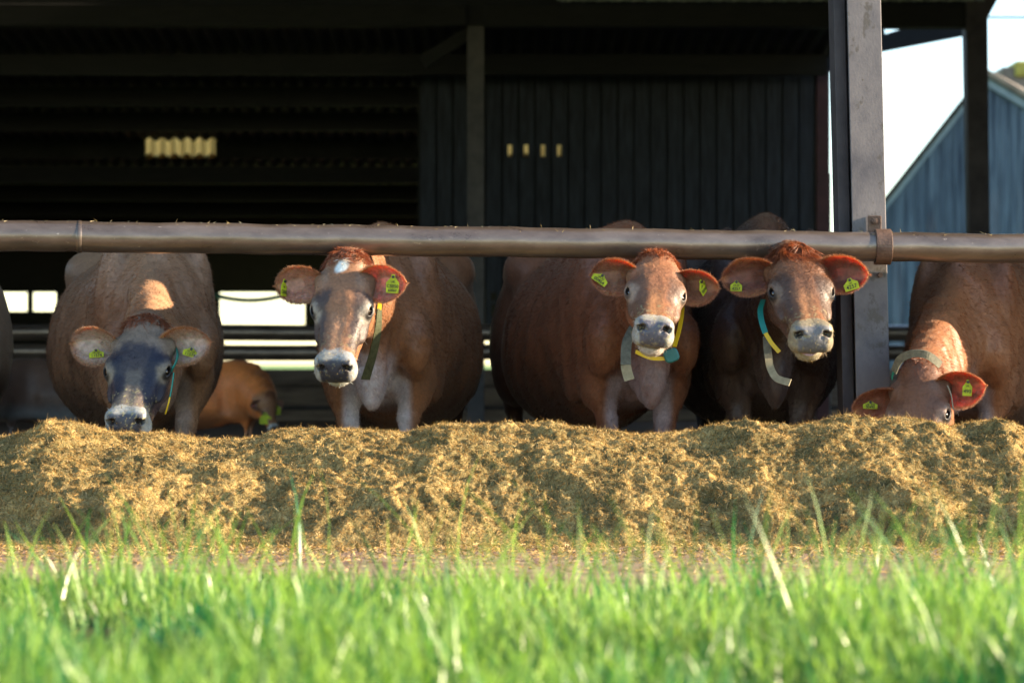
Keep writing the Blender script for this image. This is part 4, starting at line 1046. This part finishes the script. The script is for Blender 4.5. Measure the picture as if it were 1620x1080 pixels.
    o = link('feed_crumbs', ribbons('feed_crumbs', P+Nn*.0012, D, unit(np.cross(D, Nn)), rng.uniform(.003,.013,130), rng.uniform(.001,.0028,130), np.array([.5,.36,.14])*rng.uniform(.5,1.3,(130,1)), 1), M['straw'], root); o['kind'] = 'stuff'
    # tags: photo pixel, distance, in-plane right/down pixels
    for t in p.get('tags', []):
        s = t['s']; P_, a_, b_, n_ = ears[s](t.get('u', .5), t.get('v', 0), .004)
        if 'px' in t:                     # hang it where the photo shows it, at the ear's own distance
            P_ = np.array(at(t['px'][0], t['px'][1], P_[1]-t.get('fw', .012)))
        ear_tag(root, P_, t['right'], t['down'], None, t['w'], t['h'], t['lines'])
    if p.get('tongue'):
        m_ = MB(); c0 = hw(.004,.385,-.141); 
        for i in range(9):
            for j in range(16):
                t = math.pi*i/8; ph = 2*math.pi*j/16; m_.v.append(tuple(Vector(hw(.004+.030*math.sin(t)*math.cos(ph), .415+.040*math.cos(t), -.1385+.0065*math.sin(t)*math.sin(ph)))))
        for i in range(8):
            for j in range(16): m_.f.append((i*16+j, i*16+(j+1)%16, (i+1)*16+(j+1)%16, (i+1)*16+j))
        m_.build('tongue', M['tongue'], root, 0, True)
    for c in p.get('extra', []): c(root, hw, HR, bw)
    return root
def band_loop(name, hw, fo, a_, b_, uc, wd, mt, root, HR, n=18, tilt=0.0, part=None):
    """collar loop round the neck just behind the jaw, hanging low"""
    pts = []
    t0, t1 = part if part else (0, 2*math.pi)
    k = n if not part else max(4, int(n*(t1-t0)/6.28))
    for i in range(k if not part else k+1):
        t = t0+(t1-t0)*i/k
        pts.append(hw(a_*math.cos(t), fo+tilt*math.sin(t), uc+b_*math.sin(t)))
    return strap(name, pts, wd, HR[:,1], mt, root, closed=part is None)
def px_strap(name, pts, wd, mt, wdir=(1,0,0), wdirs=None, th=.004):
    def f(root, hw, HR, bw):
        return strap(name, [at(*q) for q in pts], wd, wdir, mt, root, th, wdirs=wdirs)
    return f
def px_pod(name, px, py, Y, right, up, nrm, w_, h_, d_, mt):
    def f(root, hw, HR, bw): return box_pod(name, at(px, py, Y), right, up, nrm, w_, h_, d_, mt, root)
    return f

L4 = lambda a, b: [(a, .011, .38), (b, .020, .72)]
COWS = [
 dict(label='fawn cow with a blue-black face lowering its white-ringed muzzle into the feed', seed=3,
  hs=1.12, bs=.97, poll=at(226, 503, 9.38), head=(45, -4, 1), w=(-1.50, 10.28), yaw=-15, rw=1.04, body=(.35,.165,.083), low=(.055,.035,.028), face=(.20,.135,.10), dark=(.014,.015,.028), dw=.95, dfore=.85,
  bridge=(.17,.13,.10), bw=.6, brow=(.24,.18,.13), browv=.8, muz=(.34,.31,.28), chin=(.6,.55,.5), nose=(.045,.045,.06), speck=.7, tuftc=(.22,.075,.035), ein=(.42,.33,.28), eout=(.25,.11,.05), erim=(.38,.19,.09), brisk=(.22,.19,.18), briskw=.6,
  tuft=1500, tl=.036, earA=(.25,-.10,.1), earB=(-.1,-.10,.1), crest=.02, mid=(0,0,0),
  tags=[dict(s=1, px=(152,554), right=(1,0,.08), down=(.06,0,-1), w=.056, h=.028, lines=[('UK 320', .010, .30), ('11574', .017, .70)]),
        dict(s=-1, px=(303,552), right=(.93,0,-.28), down=(-.28,0,-.93), w=.056, h=.030, lines=[('UK 320', .010, .30), ('11574', .017, .70)])],
  extra=[px_strap('collar', [(272,585,9.26),(281,560,9.34),(270,520,9.55),(235,500,9.62)], .022, M['tealband'], (0,1,0)),
         px_strap('collar_strap', [(275,590,9.22),(272,612,9.2),(269,628,9.19)], .012, M['tealband'], (0,1,0)),
         px_strap('collar_strap', [(269,628,9.19),(266,640,9.19),(262,654,9.2)], .012, M['yellowband'], (0,1,0))]),
 dict(label='brown cow with a small white star on its forehead looking out under the rail', seed=14,
  hs=1.10, bs=.98, fat=.92, el=1.0, rw=.96, fl=1.02, poll=at(546, 402, 9.32), head=(54, -6, -1), w=(-.572, 10.20), yaw=4, body=(.27,.105,.045), low=(.05,.028,.02), face=(.25,.11,.055), dark=(.035,.027,.028), dw=.85,
  bridge=(.30,.15,.085), bw=.8, brow=(.36,.28,.22), browv=.8, muz=(.34,.31,.29), chin=(.55,.5,.45), nose=(.022,.020,.032), speck=.25, tuftc=(.21,.065,.03), star=(.008,.055), ein=(.42,.24,.18), eout=(.25,.10,.05), erim=(.40,.20,.10), brisk=(.55,.46,.46), briskw=1.0,
  tuft=1500, tl=.034, earA=(.50,.02,.1), earB=(-.05,.08,.1),
  tags=[dict(s=-1, fw=.045, px=(622,438), right=(.93,0,-.06), down=(-.20,0,-1), w=.048, h=.062, lines=[('UK', .012, .30), ('C5050', .017, .58), ('60067', .013, .84)]),
        dict(s=1, px=(450,445), right=(.35,.9,-.1), down=(0,0,-1), w=.046, h=.058, lines=[('UK', .010, .38), ('C5050', .018, .72)])],
  extra=[px_strap('collar', [(578,600,9.42),(590,560,9.36),(598,520,9.30),(600,488,9.28)], .036, M['oliveband'], wdirs=((1,.4,0),(.35,.9,0))),
         px_strap('collar_strap', [(600,490,9.28),(601,476,9.29),(599,464,9.31)], .016, M['yellowband'], wdirs=((1,.3,0),(1,.3,0))),
         px_strap('collar_strap', [(599,465,9.31),(598,458,9.33),(596,450,9.37)], .016, M['tealband'], wdirs=((1,.3,0),(1,.3,0)))]),
 dict(label='brown cow lifting its pale chin, yellow collar with teal box below the jaw', seed=25,
  hs=1.07, bs=.985, fat=.93, poll=at(1042, 399, 9.38), head=(33, -5, -7), w=(.54, 10.22), yaw=-12, rw=.95, fl=.97, el=.93, body=(.225,.075,.034), low=(.040,.022,.016), face=(.25,.095,.045), dark=(.09,.05,.035), dw=.7,
  bridge=(.33,.14,.06), bw=.7, brow=(.34,.22,.16), browv=.7, muz=(.33,.30,.27), chin=(.48,.38,.33), nose=(.10,.085,.105), speck=.5, tuftc=(.22,.065,.025), ein=(.28,.14,.09), eout=(.25,.09,.04), erim=(.38,.16,.07), brisk=(.36,.26,.26), briskw=.8,
  tuft=1500, tl=.030, earA=(.28,.04,.3), earB=(.02,.05,.1),
  tags=[dict(s=1, px=(953,436), right=(.80,0,-.55), down=(-.10,0,-1), w=.062, h=.032, lines=[('UK 32', .011, .30), ('00464', .018, .72)]),
        dict(s=-1, fw=.03, px=(1109,446), right=(.45,.5,.60), down=(.0,.0,-1), w=.052, h=.050, lines=[('UK 32', .010, .35), ('00464', .017, .72)])],
  extra=[px_strap('collar', [(1080,465,9.42),(1079,495,9.38),(1075,520,9.35),(1067,548,9.30)], .016, M['yellowband'], (1,-.3,0)),
         px_strap('collar_strap', [(1052,567,9.24),(1030,566,9.24),(1006,556,9.3)], .015, M['yellowband'], (0,0,1)),
         px_pod('sensor_box', 1062, 562, 9.24, (1,0,.35), (0,0,1), (0,-1,0), .058, .054, .03, M['tealbox']),
         px_strap('collar_tail', [(1006,512,9.50),(992,542,9.42),(990,577,9.36)], .040, M['greyband'], (1,0,.1)),
         px_strap('collar_tail', [(990,577,9.36),(992,588,9.355),(996,601,9.35)], .040, M['tailband'], (1,0,-.35))]),  # tan tip is sunlight painted onto the grey strap
 dict(label='dark-bodied cow with a curly red forelock standing left of the grey steel post', seed=36,
  hs=1.12, poll=at(1258, 386, 9.40), head=(38, 4, 1), bs=1.015, w=(1.10, 10.26), yaw=1, body=(.060,.030,.021), low=(.02,.012,.010), face=(.22,.085,.04), dark=(.05,.03,.024), dw=.75, dfore=.25,
  bridge=(.28,.12,.055), bw=.7, brow=(.22,.14,.10), browv=.6, muz=(.26,.20,.13), chin=(.38,.29,.19), nose=(.13,.12,.135), nosew=.85, speck=.45, tuftc=(.20,.06,.022), ein=(.20,.085,.06), eout=(.24,.09,.045), erim=(.40,.17,.07), brisk=(.11,.07,.06), briskw=.7, crestc=(.20,.07,.03), cheek=(.14,.06,.035),
  tongue=True, tf=.11, tuft=5200, tl=.050, curly=1.0, whisk=420, el=1.04, earA=(.42,.06,.1), earB=(-.1,.10,.1),
  tags=[dict(s=-1, fw=.04, px=(1344,443), right=(.92,0,.30), down=(.0,0,-1), w=.056, h=.040, lines=[('UK', .009, .32), ('4257', .021, .68)]),
        dict(s=1, px=(1165,446), right=(1,0,-.04), down=(.0,0,-1), w=.044, h=.036, lines=[('UK 32', .009, .36), ('4257', .016, .74)])],
  extra=[px_strap('collar', [(1208,474,9.42),(1203,490,9.37),(1205,508,9.31),(1211,527,9.27)], .022, M['tealband'], (1,-.5,0)),
         px_strap('collar_strap', [(1211,527,9.26),(1221,543,9.23),(1233,557,9.21)], .016, M['yellowband'], (1,0,.6)),
         px_strap('collar_strap', [(1300,478,9.30),(1300,496,9.28),(1301,515,9.27)], .012, M['yellowband'], (1,0,0)),
         px_pod('sensor_box', 1305, 530, 9.22, (1,-.3,.1), (0,0,1), (.3,-1,0), .036, .062, .03, M['tealbox']),
         px_strap('collar_tail', [(1213,532,9.30),(1214,550,9.29),(1216,567,9.28)], .030, M['greyband'], (1,0,0)),
         px_strap('collar_tail', [(1216,567,9.28),(1219,582,9.26),(1229,598,9.22),(1250,605,9.17)], .028, M['tailband'], wdirs=((1,0,0),(.45,0,.9)))]),
 dict(label='red-brown cow eating with bowed head right of the grey steel post', seed=47,
  hs=1.12, bs=.92, poll=at(1450, 572, 9.5), head=(50, -14, 9), w=(1.93, 10.42), yaw=21, body=(.27,.095,.038), low=(.10,.05,.032), face=(.17,.068,.036), dark=(.10,.05,.035), dw=.4,
  bridge=None, brow=(.36,.24,.19), browv=.6, muz=(.5,.42,.36), nose=(.1,.08,.08), tuftc=(.19,.06,.025), ein=(.30,.12,.08), eout=(.24,.09,.04), erim=(.42,.20,.10), brisk=(.38,.30,.29), briskw=.9,
  tuft=600, tl=.020, earA=(.40,.02,.2), earB=(.1,.30,.35), crest=.03, mid=(-.02,0,0),
  tags=[dict(s=-1, fw=.04, px=(1531,604), right=(1,0,-.05), down=(.04,0,-1), w=.036, h=.054, lines=[('UK', .010, .30), ('490', .020, .68)]),
        dict(s=1, px=(1377,636), right=(1,0,-.03), down=(0,0,-1), w=.056, h=.026, lines=[('UK 320', .012, .38), ('00490', .014, .76)])],
  extra=[px_strap('collar', [(1414,588,9.30),(1424,568,9.26),(1445,559,9.22),(1468,562,9.22),(1488,577,9.27)], .030, M['greyband'], (0,-.35,1)),
         px_strap('collar_strap', [(1411,598,9.34),(1412,592,9.33),(1415,586,9.32)], .022, M['tealband'], (0,1,.2)),
         px_strap('collar_strap', [(1499,610,9.24),(1505,626,9.21),(1508,648,9.2)], .006, M['greyband'], (0,1,0))]),
 dict(label='brown cow cut off by the left edge, only a sliver of flank showing', seed=58,
  poll=at(-250, 470, 9.4), head=(68, 0, 0), w=(-2.86, 10.25), yaw=3, body=(.42,.21,.11), low=(.06,.035,.022), face=(.2,.1,.06), dark=(.05,.03,.03), fine=.012, muz=(.6,.55,.5), nose=(.05,.05,.05), nh=3000, nb=9000, tuft=200, brow=(.3,.2,.15)),
]
for p in COWS: make_cow(p)
# two more cows lying or feeding farther back, blurred
def far_cow(p):
    p.setdefault('fine', .011); p.setdefault('coarse', .035); p['nh'] = 2500; p['group'] = 'young cows far back in the pen'; p['nb'] = 6000; p.setdefault('tuft', 200); make_cow(p)
far_cow(dict(label='small orange-brown young cow far back in the pen with its head down', seed=71,
  hs=.52, bs=.48, poll=at(424, 628, 16.9), head=(60, 40, 0), w=(-1.84, 17.2), yaw=-80, body=(.75,.20,.05), low=(.22,.08,.035), face=(.35,.14,.06), dark=(.2,.08,.04), muz=(.5,.45,.4), nose=(.1,.08,.08), brow=(.4,.2,.1), brisk=(.5,.3,.2), eout=(.3,.12,.05),
  tags=[dict(s=1, px=(420,655), right=(1,0,0), down=(0,0,-1), w=.08, h=.07, lines=[]), dict(s=-1, px=(436,640), right=(1,0,0), down=(0,0,-1), w=.07, h=.07, lines=[])]))
far_cow(dict(label='dim dark brown young cow far back behind the leftmost pen rails', seed=82,
  hs=.52, bs=.50, poll=at(-60, 640, 16.6), head=(60, -40, 0), w=(-3.6, 17.2), yaw=78, body=(.12,.06,.04), low=(.2,.2,.19), face=(.1,.05,.03), dark=(.05,.03,.03), muz=(.3,.3,.3), nose=(.1,.08,.08), brow=(.2,.1,.05), eout=(.1,.05,.03)))
